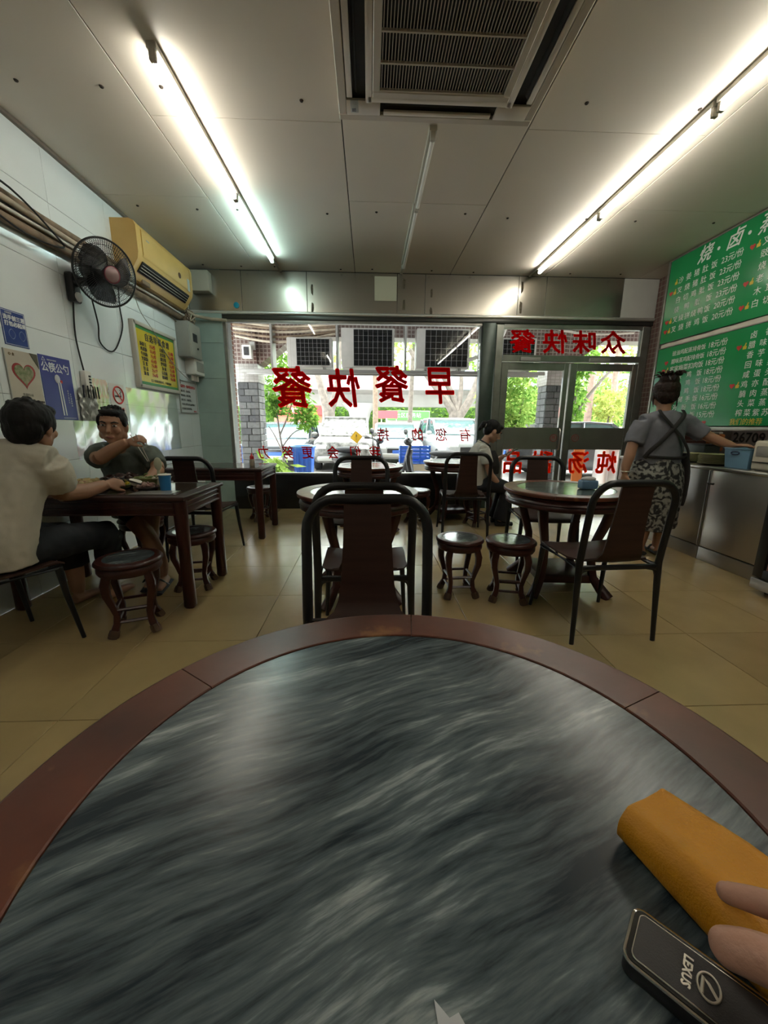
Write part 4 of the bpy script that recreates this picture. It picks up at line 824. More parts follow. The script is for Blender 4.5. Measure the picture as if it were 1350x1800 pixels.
tree('thin trunk behind the right end of the window', (5.0, 17.5, G), [([(0, 0, 0), (0, 0, 2), (.1, 0, 5)], .11, .09)], [((0, 0, 5.6), (1.6, 1, .9))], 500, .25, LF2, M_bark2)
tree('dense leafy tree seen through the left door leaf', (3.35, 9.7, G), [([(0, 0, 0), (0, 0, .8), (.15, 0, 1.7)], .05, .03), ([(0, 0, .9), (.3, 0, 1.4), (.45, 0, 2.0)], .03, .015), ([(0, 0, .8), (-.3, 0, 1.3), (-.45, 0, 1.9)], .03, .015)], [((-.25, 0, 1.9), (.5, .5, .55)), ((.3, 0, 2.0), (.5, .5, .6)), ((0, 0, 2.6), (.7, .5, .5)), ((.1, 0, 1.35), (.5, .4, .3))], 2000, .17, LF2)
tree('leafy tree at the centre stile of the door', (6.2, 12.0, G), [([(0, 0, 0), (0, 0, 1.0), (.1, 0, 2.2)], .06, .04), ([(.05, 0, 1.4), (.6, 0, 2.2), (1.2, 0, 2.9)], .05, .03)], [((-.1, 0, 1.9), (.35, .4, .8)), ((.1, 0, 2.8), (.5, .4, .4))], 1000, .2, LF1, k=1.15)
for i, (x, y, lb) in enumerate(((7.55, 13.5, 'left of the three pale trunks behind the right door leaf'), (9.3, 15, 'middle one of the three pale trunks behind the right door leaf'), (10.9, 16, 'right one of the three pale trunks behind the right door leaf'))):
    tree(lb, (x, y, G), [([(0, 0, 0), (.03, 0, 2), (0, 0, 5.5)], .13, .11)], [((0, 0, 5.6), (1.5, 1, .8))], 500, .25, LF2, mat('pinkish_bark', (.24, .16, .125), .85, var=.3, vscale=8))
tree('wide green tree canopy behind the right door leaf', (9.8, 20.5, G), [([(0, 0, 0), (0, 0, 1.5), (.5, 0, 3)], .2, .15), ([(0, 0, 1.4), (1.2, 0, 2.2), (2.5, 0, 2.8)], .12, .05), ([(0, 0, 1.4), (-1.0, 0, 2.4), (-1.8, 0, 3.0)], .12, .05)], [((0, 0, 3.4), (3.8, 1.2, 1.6)), ((2.5, 0, 2.6), (2.6, 1, 1.3)), ((-1.6, 0, 2.4), (1.6, 1, .8))], 4200, .30, LF2)
tree('yellowish bush behind the right door leaf', (8.2, 13.4, G), [([(0, 0, 0), (0, 0, 1.0), (.1, 0, 1.8)], .05, .03)], [((0, 0, 2.05), (.55, .4, .55))], 450, .2, LF3)
hg = thing('hedge', 'long clipped green hedge beyond the street', 'hedge', (4, 27, G))
def hb(): return Vector((random.uniform(-14, 14), random.uniform(-.5, .5), random.uniform(.2, 3.0))), 1
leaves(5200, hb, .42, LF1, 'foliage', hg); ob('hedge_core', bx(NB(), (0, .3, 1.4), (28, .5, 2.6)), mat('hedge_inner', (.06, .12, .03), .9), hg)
h2 = thing('tree_line', 'distant row of tall trees on the horizon', 'trees', (4, 40, G))
def hb2(): return Vector((random.uniform(-30, 30), random.uniform(-1, 1), random.uniform(.5, 9)+random.uniform(0, 3))), 1
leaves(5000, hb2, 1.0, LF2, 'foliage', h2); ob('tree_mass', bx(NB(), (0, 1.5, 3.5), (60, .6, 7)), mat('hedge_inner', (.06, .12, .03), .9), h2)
# viaduct, shops, signs
M_conc = mat('viaduct_concrete', (.29, .285, .275), .8, var=.08, vscale=1.5)
vd = thing('viaduct', 'pale concrete viaduct crossing behind the street', 'bridge', (0, 24, G))
vp = [(0, 2.3), (.4, 2.3), (.8, 3.0), (1.6, 3.2), (1.6, 3.45), (0, 3.45)]
ob('deck', prism(NB(), [(-q, z) for q, z in vp], 44, Matrix(((0, 0, 1, -20), (1, 0, 0, 1.2), (0, 1, 0, .2), (0, 0, 0, 1)))), M_conc, vd, smooth=0); ob('parapet', bx(NB(), (2, -.35, 4.05), (44, .15, .8)), mat('parapet_panel', (.33, .36, .40), .6), vd)
for x in (-.55, 12.5): ob('pier', tube(NB(), [(x, .8, 0), (x, .8, 1.6), (x, .8, 2.2), (x, .8, 2.7)], [.55, .55, .7, 1.2], 16, ry=[.4, .4, .45, .5]), M_conc, vd)
for x in range(-18, 22, 2): ob('rail_post', bx(NB(), (x, -.35, 4.6), (.08, .08, .4)), M_grey, vd)
def shop(label, x0, x1, z0, z1, y, wall, signc, txt, fas):
    t = thing('roadside_shop', label, 'building', ((x0+x1)/2, y, G)); w = x1-x0
    ob('wall', bx(NB(), (0, .5, (z1-z0)/2), (w, .8, z1-z0)), wall, t)
    ob('sign_board', bx(NB(), (0, .05, z1-z0-.25), (w*.96, .12, .42)), signc, t); text(txt, .26, M_wp, t, onF(0, z1-z0-.25, -.02))
    for i in range(3):
        q = ob('window', bx(NB(), (-w/3+i*w/3, .07, .95), (w/3-.2, .08, 1.0)), fas, t); ob('pane', bx(NB(), (-w/3+i*w/3, .02, .95), (w/3-.35, .03, .8)), mat('shop_pane', (.25, .3, .32), .15), q)
shop('roadside shop with a red sign behind the left tree', -4.6, -2.0, G, 2.1, 19.5, mat('shop_brick', (.35, .14, .09), .8), mat('shop_red', (.55, .04, .04), .5), '便民超市', M_ou)
shop('roadside stall with a green sign behind the middle of the window', .9, 3.1, G, 1.9, 20, mat('stall_wall', (.45, .45, .42), .7), mat('shop_green', (.10, .40, .08), .5), '社区服务站', M_ou)
sg = thing('green_sign', 'green board on posts in the middle behind the window', 'sign', (.95, 18.5, G)); ob('board', bx(NB(), (0, 0, .95), (.85, .06, 1.0)), mat('sign_green', (.05, .42, .16), .5), sg); ob('red_board', bx(NB(), (-.05, 0, 1.85), (.9, .06, .35)), mat('sign_red', (.55, .10, .12), .5), sg); ob('post', cyl(NB(), (-.35, .05, 0), (-.35, .05, 2.0), .03), M_grey, sg); ob('post', cyl(NB(), (.35, .05, 0), (.35, .05, 2.0), .03), M_grey, sg); text('公告', .25, M_wp, sg, onF(0, 1.1, -.035))
ys = thing('warning_sign', 'tilted yellow road works sign on a pole', 'sign', (-.33, 10.6, G)); ob('pole', tube(NB(), [(.18, 0, 0), (.06, 0, .75), (0, 0, 1.0)], .014, 6), M_grey, ys); ob('sign_plate', bx(NB(), (0, 0, 0), (.24, .02, .24), M=Matrix.Translation((0, -.02, 1.02)) @ Matrix.Rotation(R(38), 4, 'Y'), bev=.02), mat('warning_yellow', (.6, .36, .02), .5), ys); text('!', .2, M_tx, ys, onF(0, 1.02, -.034))
bl_ = thing('direction_sign', 'pale blue direction sign up on the viaduct', 'sign', (5.4, 23.52, 3.2)); ob('board', bx(NB(), (0, 0, .6), (1.5, .06, 1.1)), mat('sign_paleblue', (.35, .48, .6), .5), bl_); ob('post', cyl(NB(), (-.6, .1, 0), (-.6, .1, 1.1), .05), M_grey, bl_); text('出口', .35, M_wp, bl_, onF(0, .65, -.035))
# ---- cars
M_tyre = M_rub; M_rimc = mat('alloy_rim', (.5, .5, .5), .35, .7); M_cg = mat('car_glass', (.06, .11, .11), .06, 0, spec=.8); M_lamp = mat('lamp_clear', (.6, .62, .63), .1)
def car(label, loc, rz, paint, L=4.4, W=1.8, H=1.5, hood=.95, suv=False, glass=None):
    t = thing('parked_car', label, 'car', loc, rz, 'cars parked along the street'); hw = W/2
    def sec(y, w, z0, z1, r=.12):
        q = []
        for sx, sz in ((1, 0), (1, 1), (-1, 1), (-1, 0)):
            cx, cz = sx*(w-r), (z1-r) if sz else (z0+r)
            for k in range(4):
                a = {(1, 0): -pi/2, (1, 1): 0, (-1, 1): pi/2, (-1, 0): pi}[(sx, sz)]+pi/2*k/3
                q.append(Vector((cx+r*cos(a), y, cz+r*sin(a))))
        return q
    st = [(-L/2, hw*.80, .36, hood*.74), (-L/2+.1, hw*.92, .27, hood*.86), (-L/2+.5, hw*.98, .24, hood*.93), (-L*.17, hw, .23, hood), (L*.1, hw, .23, hood*1.02), (L*.38, hw*.98, .25, hood*1.02), (L/2-.1, hw*.93, .3, hood*(1.0 if suv else .93)), (L/2, hw*.85, .38, hood*.85)]
    b = NB(); rings(b, [sec(*s) for s in st]); ob('body', b, paint, t)
    cab = [(-L*.21, hw*.86, hood-.12, hood+.02), (-L*.05, hw*.80, hood-.1, H-.06), (L*.06, hw*.78, hood-.1, H-.02), (L*.28, hw*.78, hood-.1, H-.04), (L*(.46 if suv else .42), hw*.82, hood-.1, hood+.12)]
    b = NB(); rings(b, [sec(*s, r=.06) for s in cab]); ob('cabin_glass', b, glass or M_cg, t)
    rf = [(-L*.06, hw*.80, H-.10, H-.035), (L*.06, hw*.79, H-.06, H+.005), (L*.28, hw*.79, H-.08, H-.012), (L*.34, hw*.78, H-.16, H-.06)]
    b = NB(); rings(b, [sec(*s, r=.03) for s in rf]); ob('roof', b, paint, t)
    for s in (-1, 1):
        for (ya, yb, za, zb) in ((-L*.21, -L*.055, hood-.03, H-.05), (L*.10, L*.10, hood-.05, H-.03), (L*.40, L*.33, hood-.03, H-.06)):
            ob('pillar', tube(NB(), [(s*hw*.87, ya, za), (s*hw*.80, yb, zb)], .035, 6), paint, t)
        b = NB(); ball(b, (s*(hw+.08), -L*.16, hood+.06), (.10, .05, .07)); ob('mirror', b, paint, t)
        b = NB(); bx(b, (s*hw*.68, -L/2+.045, hood*.72), (.34, .10, .13), bev=.03); ob('headlight', b, M_lamp, t)
        b = NB(); bx(b, (s*hw*.76, L/2-.04, hood*.78), (.26, .08, .15), bev=.02); ob('tail_light', b, mat('tail_red', (.45, .03, .03), .2), t)
        for y in (-L*.31, L*.30):
            M = Matrix.Translation((s*(hw-.10), y, .32)) @ Matrix.Rotation(pi/2, 4, 'Y')
            wl_ = ob('wheel', lathe(NB(), [(.18, -.1), (.29, -.1), (.32, -.06), (.32, .06), (.29, .1), (.18, .1)], 24, M=M), M_tyre, t)
            ob('wheel_rim', lathe(NB(), [(0, .085*s), (.05, .10*s), (.17, .075*s), (.2, .1*s), (.2, -.06*s), (0, -.06*s)], 20, M=M), M_rimc, wl_)
    b = NB(); bx(b, (0, -L/2+.01, hood*.60), (W*.46, .06, .16), bev=.02); ob('grille', b, M_dark, t); b = NB(); bx(b, (0, -L/2-.005, .40), (W*.8, .12, .14), bev=.04); ob('bumper', b, M_grey, t)
    b = NB(); bx(b, (0, -L/2-.035, .50), (.44, .02, .13)); ob('number_plate', b, mat('plate_blue', (.03, .1, .4), .4), t); b = NB(); bx(b, (0, L/2+.01, .62), (.44, .02, .13)); ob('number_plate', b, mat('plate_blue', (.03, .1, .4), .4), t)
    return t
P_w = mat('white_paint', (.33, .34, .34), .22, coat=.5); P_d = mat('dark_paint', (.05, .055, .06), .15, coat=.6); P_m = mat('painted_leaf_reflections', (.03, .028, .024), .8, col2=(.26, .255, .235), vscale=8); P_s = mat('silver_paint', (.42, .43, .44), .25, .4, coat=.5)  # mottled car: tree reflections painted into body and glass colour
car('white off-roader facing the shop at the right of the window', (2.95, 14.0, G), R(6), P_w, 4.5, 1.85, 1.62, 1.05, True)
car('car with mottled grey reflections painted on, in the middle of the window', (-.76, 13.3, G), R(0), P_m, 4.3, 1.75, 1.62, 1.0, True, P_m)
car('dark car behind the left stone column', (-2.72, 13.6, G), R(0), P_d, 4.5, 1.8, 1.45, .92)
car('white car right of the mottled car', (.98, 14.6, G), R(0), P_w, 4.2, 1.7, 1.45, .9)
car('dark car with a large wheel seen through the lower door glass', (5.95, 10.45, G), R(82), P_d, 4.4, 1.8, 1.45, .92)
car('silver car behind the bottom of the right door leaf', (9.4, 11.9, G), R(86), P_s, 4.4, 1.8, 1.35, .9)
# ---- bin, crate, plants, scooters, cart
M_bb = mat('blue_bin_plastic', (.02, .10, .42), .4, var=.08)
def bin_(label, loc):
    t = thing('wheelie_bin', label, 'bin', loc, group='blue wheelie bins'); b = NB()
    rings(b, [[Vector((sx*w, sy*d, z)) for sx, sy in ((-1, -1), (1, -1), (1, 1), (-1, 1))] for w, d, z in ((.17, .18, .05), (.215, .235, .80), (.235, .25, .805), (.235, .25, .83))]); ob('tub', b, M_bb, t, smooth=20)
    b = NB(); bx(b, (0, -.01, .855), (.50, .54, .045), bev=.018); bx(b, (0, -.02, .885), (.36, .38, .02), bev=.008); ob('lid', b, mat('light_blue_lid', (.08, .22, .50), .4), t); ob('handle', tube(NB(), [(-.2, .3, .82), (.2, .3, .82)], .014, 8), M_bb, t)
    for s in (-1, 1): ob('wheel', lathe(NB(), [(0, -.03), (.09, -.03), (.09, .03), (0, .03)], 16, M=Matrix.Translation((s*.17, .18, .09)) @ Matrix.Rotation(pi/2, 4, 'Y')), M_tyre, t)
    for k in range(3): ob('rib', bx(NB(), (-.1+.1*k, -.222, .45), (.012, .02, .6), M=Matrix.Rotation(R(4), 4, 'X')), M_bb, t)
bin_('blue wheelie bin left behind the window', (-1.46, 8.85, G)); bin_('blue wheelie bin half hidden by the left stone column', (-3.1, 9.0, G))
cr = thing('plastic_crate', 'blue slatted plastic crate on the pavement', 'crate', (1.12, 9.6, G+.42)); 
ob('crate_floor', bx(NB(), (0, 0, .01), (.70, .45, .02)), M_bb, cr)
for k in range(5): ob('side_slat', bx(NB(), (0, -.22, .05+.085*k), (.72, .02, .05)), M_bb, cr); ob('side_slat', bx(NB(), (0, .22, .05+.085*k), (.72, .02, .05)), M_bb, cr); ob('end_slat', bx(NB(), (-.35, 0, .05+.085*k), (.02, .44, .05)), M_bb, cr); ob('end_slat', bx(NB(), (.35, 0, .05+.085*k), (.02, .44, .05)), M_bb, cr)
for s in (-.35, -.12, .12, .35): ob('upright', bx(NB(), (s, -.222, .22), (.04, .026, .44)), M_bb, cr)
tag(ob('plinth_box', bx(NB(), (1.12, 9.6, G+.21), (.8, .5, .415), bev=.02), mat('carton', (.42, .36, .26), .8)), 'pale carton under the blue crate', 'box')
pp = thing('potted_plant', 'pale leafy plant in a pot beside the blue bin', 'plant', (-1.78, 7.55, G)); ob('pot', lathe(NB(), [(0, 0), (.14, 0), (.18, .3), (.20, .3), (.20, .34), (.16, .34), (.15, .28), (0, .28)], 20), mat('clay_pot', (.36, .2, .1), .8), pp)
leaves(90, ell((0, 0, .55), (.28, .2, .22)), .26, LF2, 'foliage', pp)
M_sc = mat('scooter_black', (.015, .015, .016), .3); M_scr = mat('scooter_red', (.4, .03, .03), .3)
def scooter(label, loc, rz, red):
    t = thing('scooter', label, 'scooter', loc, rz, 'scooters parked outside')
    for y in (-.6, .6):
        wl_ = ob('wheel', lathe(NB(), [(.12, -.05), (.22, -.05), (.25, 0), (.22, .05), (.12, .05)], 22, M=Matrix.Translation((0, y, .25)) @ Matrix.Rotation(pi/2, 4, 'Y')), M_tyre, t); ob('wheel_rim', lathe(NB(), [(0, -.03), (.13, -.03), (.13, .03), (0, .03)], 16, M=Matrix.Translation((0, y, .25)) @ Matrix.Rotation(pi/2, 4, 'Y')), M_rimc, wl_)
    ob('front_fork', tube(NB(), [(0, -.60, .25), (0, -.50, .6), (0, -.42, .92)], [.05, .06, .035], 8), M_sc, t)
    b = NB(); rings(b, [[Vector((w*cos(a), y+.07*sin(a), z)) for a in [2*pi*k/12 for k in range(12)]] for y, z, w in ((-.40, .30, .10), (-.44, .50, .14), (-.46, .66, .12), (-.43, .80, .07))]); ob('leg_shield', b, M_sc, t)
    b = NB(); bx(b, (0, .02, .28), (.26, .75, .10), bev=.03); ob('floorboard', b, M_sc, t)
    b = NB(); ball(b, (0, .5, .52), (.18, .42, .20)); ob('tail_body', b, M_sc, t); b = NB(); ball(b, (0, .42, .74), (.16, .40, .075)); ob('seat', b, M_rub, t)
    ob('handlebar', tube(NB(), bez([(-.36, -.32, 1.05), (-.2, -.40, 1.03), (0, -.42, .96), (.2, -.40, 1.03), (.36, -.32, 1.05)]), .016, 8), M_sc, t)
    b = NB(); ball(b, (0, -.48, .98), (.13, .09, .09)); ob('headlamp', b, M_sc, t)
    for s in (-1, 1):
        ob('mirror_stem', tube(NB(), bez([(s*.2, -.40, 1.03), (s*.26, -.40, 1.15), (s*.25, -.42, 1.18)]), .008, 6), M_sc, t); b = NB(); ball(b, (s*.27, -.42, 1.20), (.10, .025, .065)); ob('mirror', b, M_scr if red and s < 0 else M_sc, t)
        ob('grip', tube(NB(), [(s*.28, -.36, 1.045), (s*.40, -.30, 1.05)], .022, 8), M_rub, t)
    ob('stand', tube(NB(), [(.1, .1, .25), (.2, .15, 0)], .012, 6), M_grey, t)
scooter('black scooter with mirrors in front of the blue crate', (1.30, 8.5, G), R(-118), True); scooter('scooter with thin handlebar behind the middle chair', (-.15, 9.6, G), R(60), False)
ct = thing('steel_cart', 'stainless steel serving cart outside the right door leaf', 'cart', (5.15, 8.0, G)); b = NB(); bx(b, (0, 0, .5), (.55, .5, .74), bev=.01); ob('cart_body', b, mat('bright_cart_steel', (.7, .68, .66), .3, .6), ct); b = NB(); bx(b, (0, 0, .885), (.6, .55, .03), bev=.006); ob('cart_top', b, M_steel, ct)
for s in (-1, 1): ob('panel_line', bx(NB(), (s*.13, -.254, .5), (.2, .01, .62), bev=.004), M_steel, ct)
for sx in (-.22, .22):
    for sy in (-.2, .2): ob('castor', lathe(NB(), [(0, -.02), (.06, -.02), (.06, .02), (0, .02)], 12, M=Matrix.Translation((sx, sy, .06)) @ Matrix.Rotation(pi/2, 4, 'Y')), M_tyre, ct)
tag(ob('orange_board', bx(NB(), (4.45, 8.1, .40), (.22, .05, 1.2), bev=.01), mat('orange_board', (.62, .18, .03), .5)), 'narrow orange board standing outside the right door leaf', 'board')
# ================================================================== serving counter
M_cd = mat('brushed_cabinet_door', (.42, .39, .355), .34, .9, var=.07, vscale=3, bump=.02, bscale=5, stretch=(1, 1, .3))
def cabinet(label, y0, y1, split):
    t = thing('counter_cabinet', label, 'cabinet', (2.83, (y0+y1)/2, 0), group='stainless steel cabinets of the counter'); hy = (y1-y0)/2
    b = NB(); bx(b, (.33, 0, .44), (.62, 2*hy, .66)); ob('body', b, mat('dark_cabinet_body', (.06, .055, .05), .5, .5), t)  # body is one plain dark metal colour
    b = NB(); bx(b, (.03, 0, .055), (.05, 2*hy-.002, .11), bev=.003); ob('plinth', b, M_cd, t)
    ys = [-hy]+split+[hy]
    for k, (a, c) in enumerate(zip(ys, ys[1:])):
        b = NB(); bx(b, (.008, (a+c)/2, .445), (.022, c-a-.022, .645), bev=.004); d = ob('door', b, M_cd, t)
        yh = a+.045 if k % 2 else c-.045
        b = NB(); cyl(b, (-.003, yh, .66), (-.03, yh, .66), .006, n=8); tube(b, [(-.03, yh-.025, .66), (-.03, yh+.025, .66)], .008, 8); ob('handle', b, mat('dark_handle', (.05, .045, .04), .35, .6), d)
    for a in ys: b = NB(); bx(b, (.004, a, .445), (.026, .016, .65), bev=.002); ob('door_strip', b, M_steel, t)
cabinet('stainless cabinet of the counter beside the waitress', 3.086, 4.28, [.0]); cabinet('stainless cabinet of the counter next to the drinks cooler', 2.42, 3.084, [])
b = NB(); bx(b, (3.165, 3.355, .78), (.70, 1.87, .03), bev=.012, seg=3); tag(ob('worktop', b, M_steel), 'long stainless steel worktop of the serving counter', 'worktop')
# stacks of plates
M_pl = mat('olive_plate', (.26, .25, .12), .35, var=.08); pm = {}
def plates(x, y, r, n, lab):
    if r not in pm:
        pm[r] = mesh_of('plate', lathe(NB(), [(0, .002), (r*.6, .002), (r*.72, .006), (r*.97, .014), (r, .016), (r*.985, .018), (r*.7, .011), (r*.58, .007), (0, .007)], 28)); pm[r].materials.append(M_pl)
    for k in range(n):
        o = ob('plate', pm[r], None, None, loc=(x+random.uniform(-.003, .003), y+random.uniform(-.003, .003), .796+.0082*k))
        tag(o, f'{["topmost", "second from top", "third from top", "fourth from top", "fifth from top", "sixth from top", "seventh from top", "eighth from top", "ninth from top", "lowest"][n-1-k]} olive plate of the {lab}', 'plate', f'plates in the {lab}')
plates(3.00, 3.235, .135, 10, 'larger stack beside the blue basket'); plates(3.02, 3.52, .115, 9, 'smaller stack beside the waitress')
t = thing('blue_basket', 'blue plastic basket on the counter edge', 'basket', (2.99, 2.955, .796)); M_bas = mat('pale_blue_plastic', (.16, .30, .42), .35, var=.05)
rs = [[Vector((sx*w, sy*d, z)) for sx, sy in ((-1, -1), (1, -1), (1, 1), (-1, 1))] for w, d, z in ((.09, .095, 0), (.105, .108, .15), (.112, .114, .152), (.112, .114, .158), (.102, .104, .158), (.088, .092, .006))]
b = NB(); rings(b, rs); ob('tub', b, M_bas, t, smooth=20); b = NB(); tube(b, [Vector((-.1045, .012+.034*cos(2*pi*k/16), .118+.012*sin(2*pi*k/16))) for k in range(16)], .005, 6, closed=True); ob('grip_rim', b, mat('basket_dark_grip', (.02, .04, .09), .5), t)
t = thing('cutlery_box', 'cream plastic utensil box on the counter at the right edge', 'box', (2.99, 2.75, .796)); b = NB(); bx(b, (0, 0, .11), (.2, .17, .22), bev=.02, seg=3); ob('box_body', b, M_offw, t); b = NB(); bx(b, (-.098, 0, .14), (.012, .11, .08), bev=.01); ob('window', b, mat('smoky_window', (.28, .27, .25), .15), t); b = NB(); bx(b, (-.101, 0, .062), (.008, .14, .008)); ob('drawer_gap', b, M_dark, t)
t = thing('black_container', 'dark rectangular container behind the plate stacks', 'container', (3.25, 3.70, .796)); b = NB(); bx(b, (0, 0, .075), (.16, .24, .15), bev=.008); ob('tub', b, mat('dark_green_box', (.015, .02, .017), .5), t); b = NB(); bx(b, (0, 0, .155), (.17, .25, .012), bev=.004); ob('rim', b, M_dark, t)
for i, (y, c, lb) in enumerate(((3.44, (.55, .52, .45), 'white sauce tray behind the larger plate stack'), (3.28, (.35, .07, .03), 'small red sauce bowl behind the larger plate stack'), (3.14, (.10, .05, .03), 'small dark sauce bowl behind the blue basket'))):
    t = thing('sauce_bowl', lb, 'bowl', (3.24, y, .796), group='small bowls on the counter'); ob('bowl', lathe(NB(), [(0, 0), (.035, 0), (.062, .05), (.066, .065), (.06, .065), (.055, .05), (0, .02)], 20), M_pl if i else M_white, t); ob('sauce', lathe(NB(), [(0, .055), (.056, .05), (0, .049)], 18), mat(f'sauce_{i}', c, .4, var=.3, vscale=40), t)
t = thing('serving_screen', 'upright metal post at the end of the plate stacks', 'post', (3.02, 3.72, .796)); b = NB(); bx(b, (0, 0, .13), (.02, .02, .26)); ob('post', b, M_steel, t); ob('pane', bx(NB(), (.0, .09, .13), (.006, .15, .25)), M_glass, t)
# kitchen things glimpsed under the menu
t = thing('phone_number_sheet', 'white sheet with large black digits in the kitchen hatch', 'sign', (4.2, 4.20, 1.0)); ob('sheet', bx(NB(), (.01, 0, 0), (.01, .42, .16)), mat('hatch_paper', (.55, .52, .50), .6), t); text('26709', .15, M_tx, t, onR(0, 0, .003), bold=.003)
tag(ob('kitchen_shelf', bx(NB(), (4.27, 3.6, .86), (.1, 1.9, 1.74)), mat('kitchen_tile', (.4, .38, .34), .4, var=.1)), 'tiled ledge behind the kitchen hatch', 'ledge')
t = thing('orange_pack', 'orange packet standing in the kitchen hatch', 'packet', (4.1, 4.50, .84)); b = NB(); bx(b, (0, 0, .1), (.06, .2, .2), bev=.02); ob('pack', b, mat('orange_pack', (.6, .2, .05), .5), t); b = NB(); bx(b, (-.005, 0, .21), (.05, .14, .03), bev=.01); ob('pack_top', b, M_white, t)
tag(ob('kitchen_bench', bx(NB(), (3.95, 3.8, .40), (.5, 1.5, .80), bev=.01), M_steel), 'steel bench inside the kitchen behind the hatch', 'bench')
struct('trim_6', bx(NB(), (3.40, 2.5, 1.10), (.06, 4.3, .035), bev=.005), M_alu)
# drinks cooler
t = thing('drinks_cooler', 'black framed drinks cooler at the right edge with a red bottle sticker', 'cooler', (2.63, 1.95, 0))
b = NB(); bx(b, (.30, 0, .56), (.56, .90, .90), bev=.01); ob('cabinet', b, M_dark, t); b = NB(); bx(b, (.27, 0, .075), (.56, .90, .07), bev=.004); ob('base_strip', b, M_cd, t)
for sy in (-1, 1):
    b = NB(); bx(b, (.008, sy*.415, .56), (.03, .07, .88), bev=.006); ob('door_frame', b, M_dark, t); b = NB(); bx(b, (.008, 0, .56+sy*.41), (.03, .77, .06), bev=.006); ob('door_frame', b, M_dark, t)
    for xx in (.1, .5): b = NB(); bx(b, (xx, sy*.38, .02), (.06, .06, .04)); ob('foot', b, M_rub, t)
ob('door_glass', bx(NB(), (.014, 0, .56), (.006, .77, .78)), mat('cooler_glass', (.03, .03, .03), .08), t)
bp = [(-.035, -.07), (.035, -.07), (.043, -.06), (.043, .02), (.02, .065), (.02, .09), (-.02, .09), (-.02, .065), (-.043, .02), (-.043, -.06)]
ob('sticker_edge', prism(NB(), [(x*1.75, z*1.25) for x, z in bp], .001, onR(.30, .255, .0105)), mat('sticker_pink', (.5, .3, .27), .5), t); ob('sticker', prism(NB(), [(x*1.6, z*1.16) for x, z in bp], .001, onR(.30, .255, .0095)), mat('sticker_red', (.38, .05, .04), .4), t)
text('● ●', .05, mat('sticker_pink', (.5, .3, .27), .5), t, onR(.30, .21, .0085))
# ================================================================== small things on the tables
TH = .7025
t = thing('blue_cup', 'blue paper cup with white rim on the left table', 'cup', (-1.27, 2.45, .7)); ob('cup_body', lathe(NB(), [(0, .003), (.030, .003), (.035, .10), (.033, .10), (.028, .008), (0, .008)], 24), mat('cup_blue', (.02, .17, .40), .4), t); ob('rim', tube(NB(), [(.035*cos(2*pi*k/24), .035*sin(2*pi*k/24), .101) for k in range(24)], .0035, 6, closed=True), M_white, t); ob('lid', lathe(NB(), [(0, .098), (.034, .099), (.034, .103), (0, .104)], 20), M_white, t)
def dish(label, loc, r, mdish, mfood, n, fs, hgt=.03, oval=1.0):
    t = thing('food_dish', label, 'dish', loc, group='dishes on the left table')
    b = NB(); lathe(b, [(0, 0), (r*.6, 0), (r*.8, hgt*.4), (r, hgt), (r*.97, hgt+.003), (r*.75, hgt*.55), (0, .006)], 28, M=Matrix.Diagonal((1, oval, 1, 1))); ob('dish', b, mdish, t)
    for k in range(n):
        a = random.uniform(0, 2*pi); q = r*.75*math.sqrt(random.random()); b = NB()
        ball(b, (0, 0, 0), (fs*random.uniform(.6, 1.2), fs*random.uniform(.5, 1), fs*random.uniform(.35, .6)), 8, 6, M=Matrix.Translation((q*cos(a), q*oval*sin(a), hgt*.8+random.uniform(0, .02))) @ Euler((random.random(), random.random(), random.random()*6)).to_matrix().to_4x4()); ob('morsel', b, mfood, t)
M_bowl = mat('green_glaze', (.24, .27, .10), .3); M_dkd = mat('dark_tray', (.05, .035, .03), .4)
dish('dark oval tray of pale yellow slices in front of the man in white', (-1.80, 2.52, TH), .14, M_dkd, mat('pale_slices', (.50, .38, .17), .5, var=.25, vscale=30), 26, .032)
dish('dish heaped with dark braised meat in the middle of the left table', (-1.67, 2.68, TH), .13, M_dkd, mat('braised_meat', (.05, .022, .015), .3, var=.5, vscale=40), 34, .03, .05)
dish('small green dish of yellow egg on the left table', (-1.585, 2.50, TH), .075, M_bowl, mat('yellow_egg', (.62, .45, .03), .4, var=.2, vscale=30), 12, .02)
dish('long green dish in front of the man in the green shirt', (-1.44, 2.63, TH), .12, M_bowl, mat('green_vegetable', (.13, .17, .04), .4, var=.4, vscale=30), 16, .022, .06, .7)
dish('heap of reddish bones on the left table beside the blue cup', (-1.395, 2.47, TH), .075, M_dkd, mat('red_bones', (.16, .05, .035), .4, col2=(.42, .30, .25), vscale=45), 18, .022, .02)
sp = thing('soup_spoon', 'cream soup spoon standing upright in the long green dish', 'spoon', (-1.355, 2.55, TH+.03)); M_spn = mat('cream_melamine', (.50, .50, .36), .3); b = NB(); ball(b, (0, 0, .125), (.026, .010, .042)); ob('spoon_bowl', b, M_spn, sp); ob('spoon_handle', tube(NB(), bez([(0, 0, .085), (-.004, 0, .05), (-.012, 0, -.015)]), [.010]*13, 8, ry=[.005]*13), M_spn, sp)
s2 = thing('soup_spoon', 'cream soup spoon leaning from the long green dish to the table', 'spoon', (-1.315, 2.50, TH)); ob('spoon_handle', tube(NB(), bez([(-.05, .03, .07), (-.02, .02, .085), (.0, 0, .05), (.01, -.01, .006)]), .009, 8, ry=.005), M_spn, s2); b = NB(); ball(b, (-.06, .035, .065), (.02, .02, .008)); ob('spoon_bowl', b, M_spn, s2)
t = thing('tray_mat', 'thin glossy sheet lying on the left table near the corner', 'sheet', (-1.29, 2.36, TH-.0005)); b = NB(); bx(b, (0, 0, .0015), (.24, .14, .002), bev=.0008, seg=1); ob('sheet', b, mat('glossy_grey_sheet', (.30, .29, .27), .12), t)
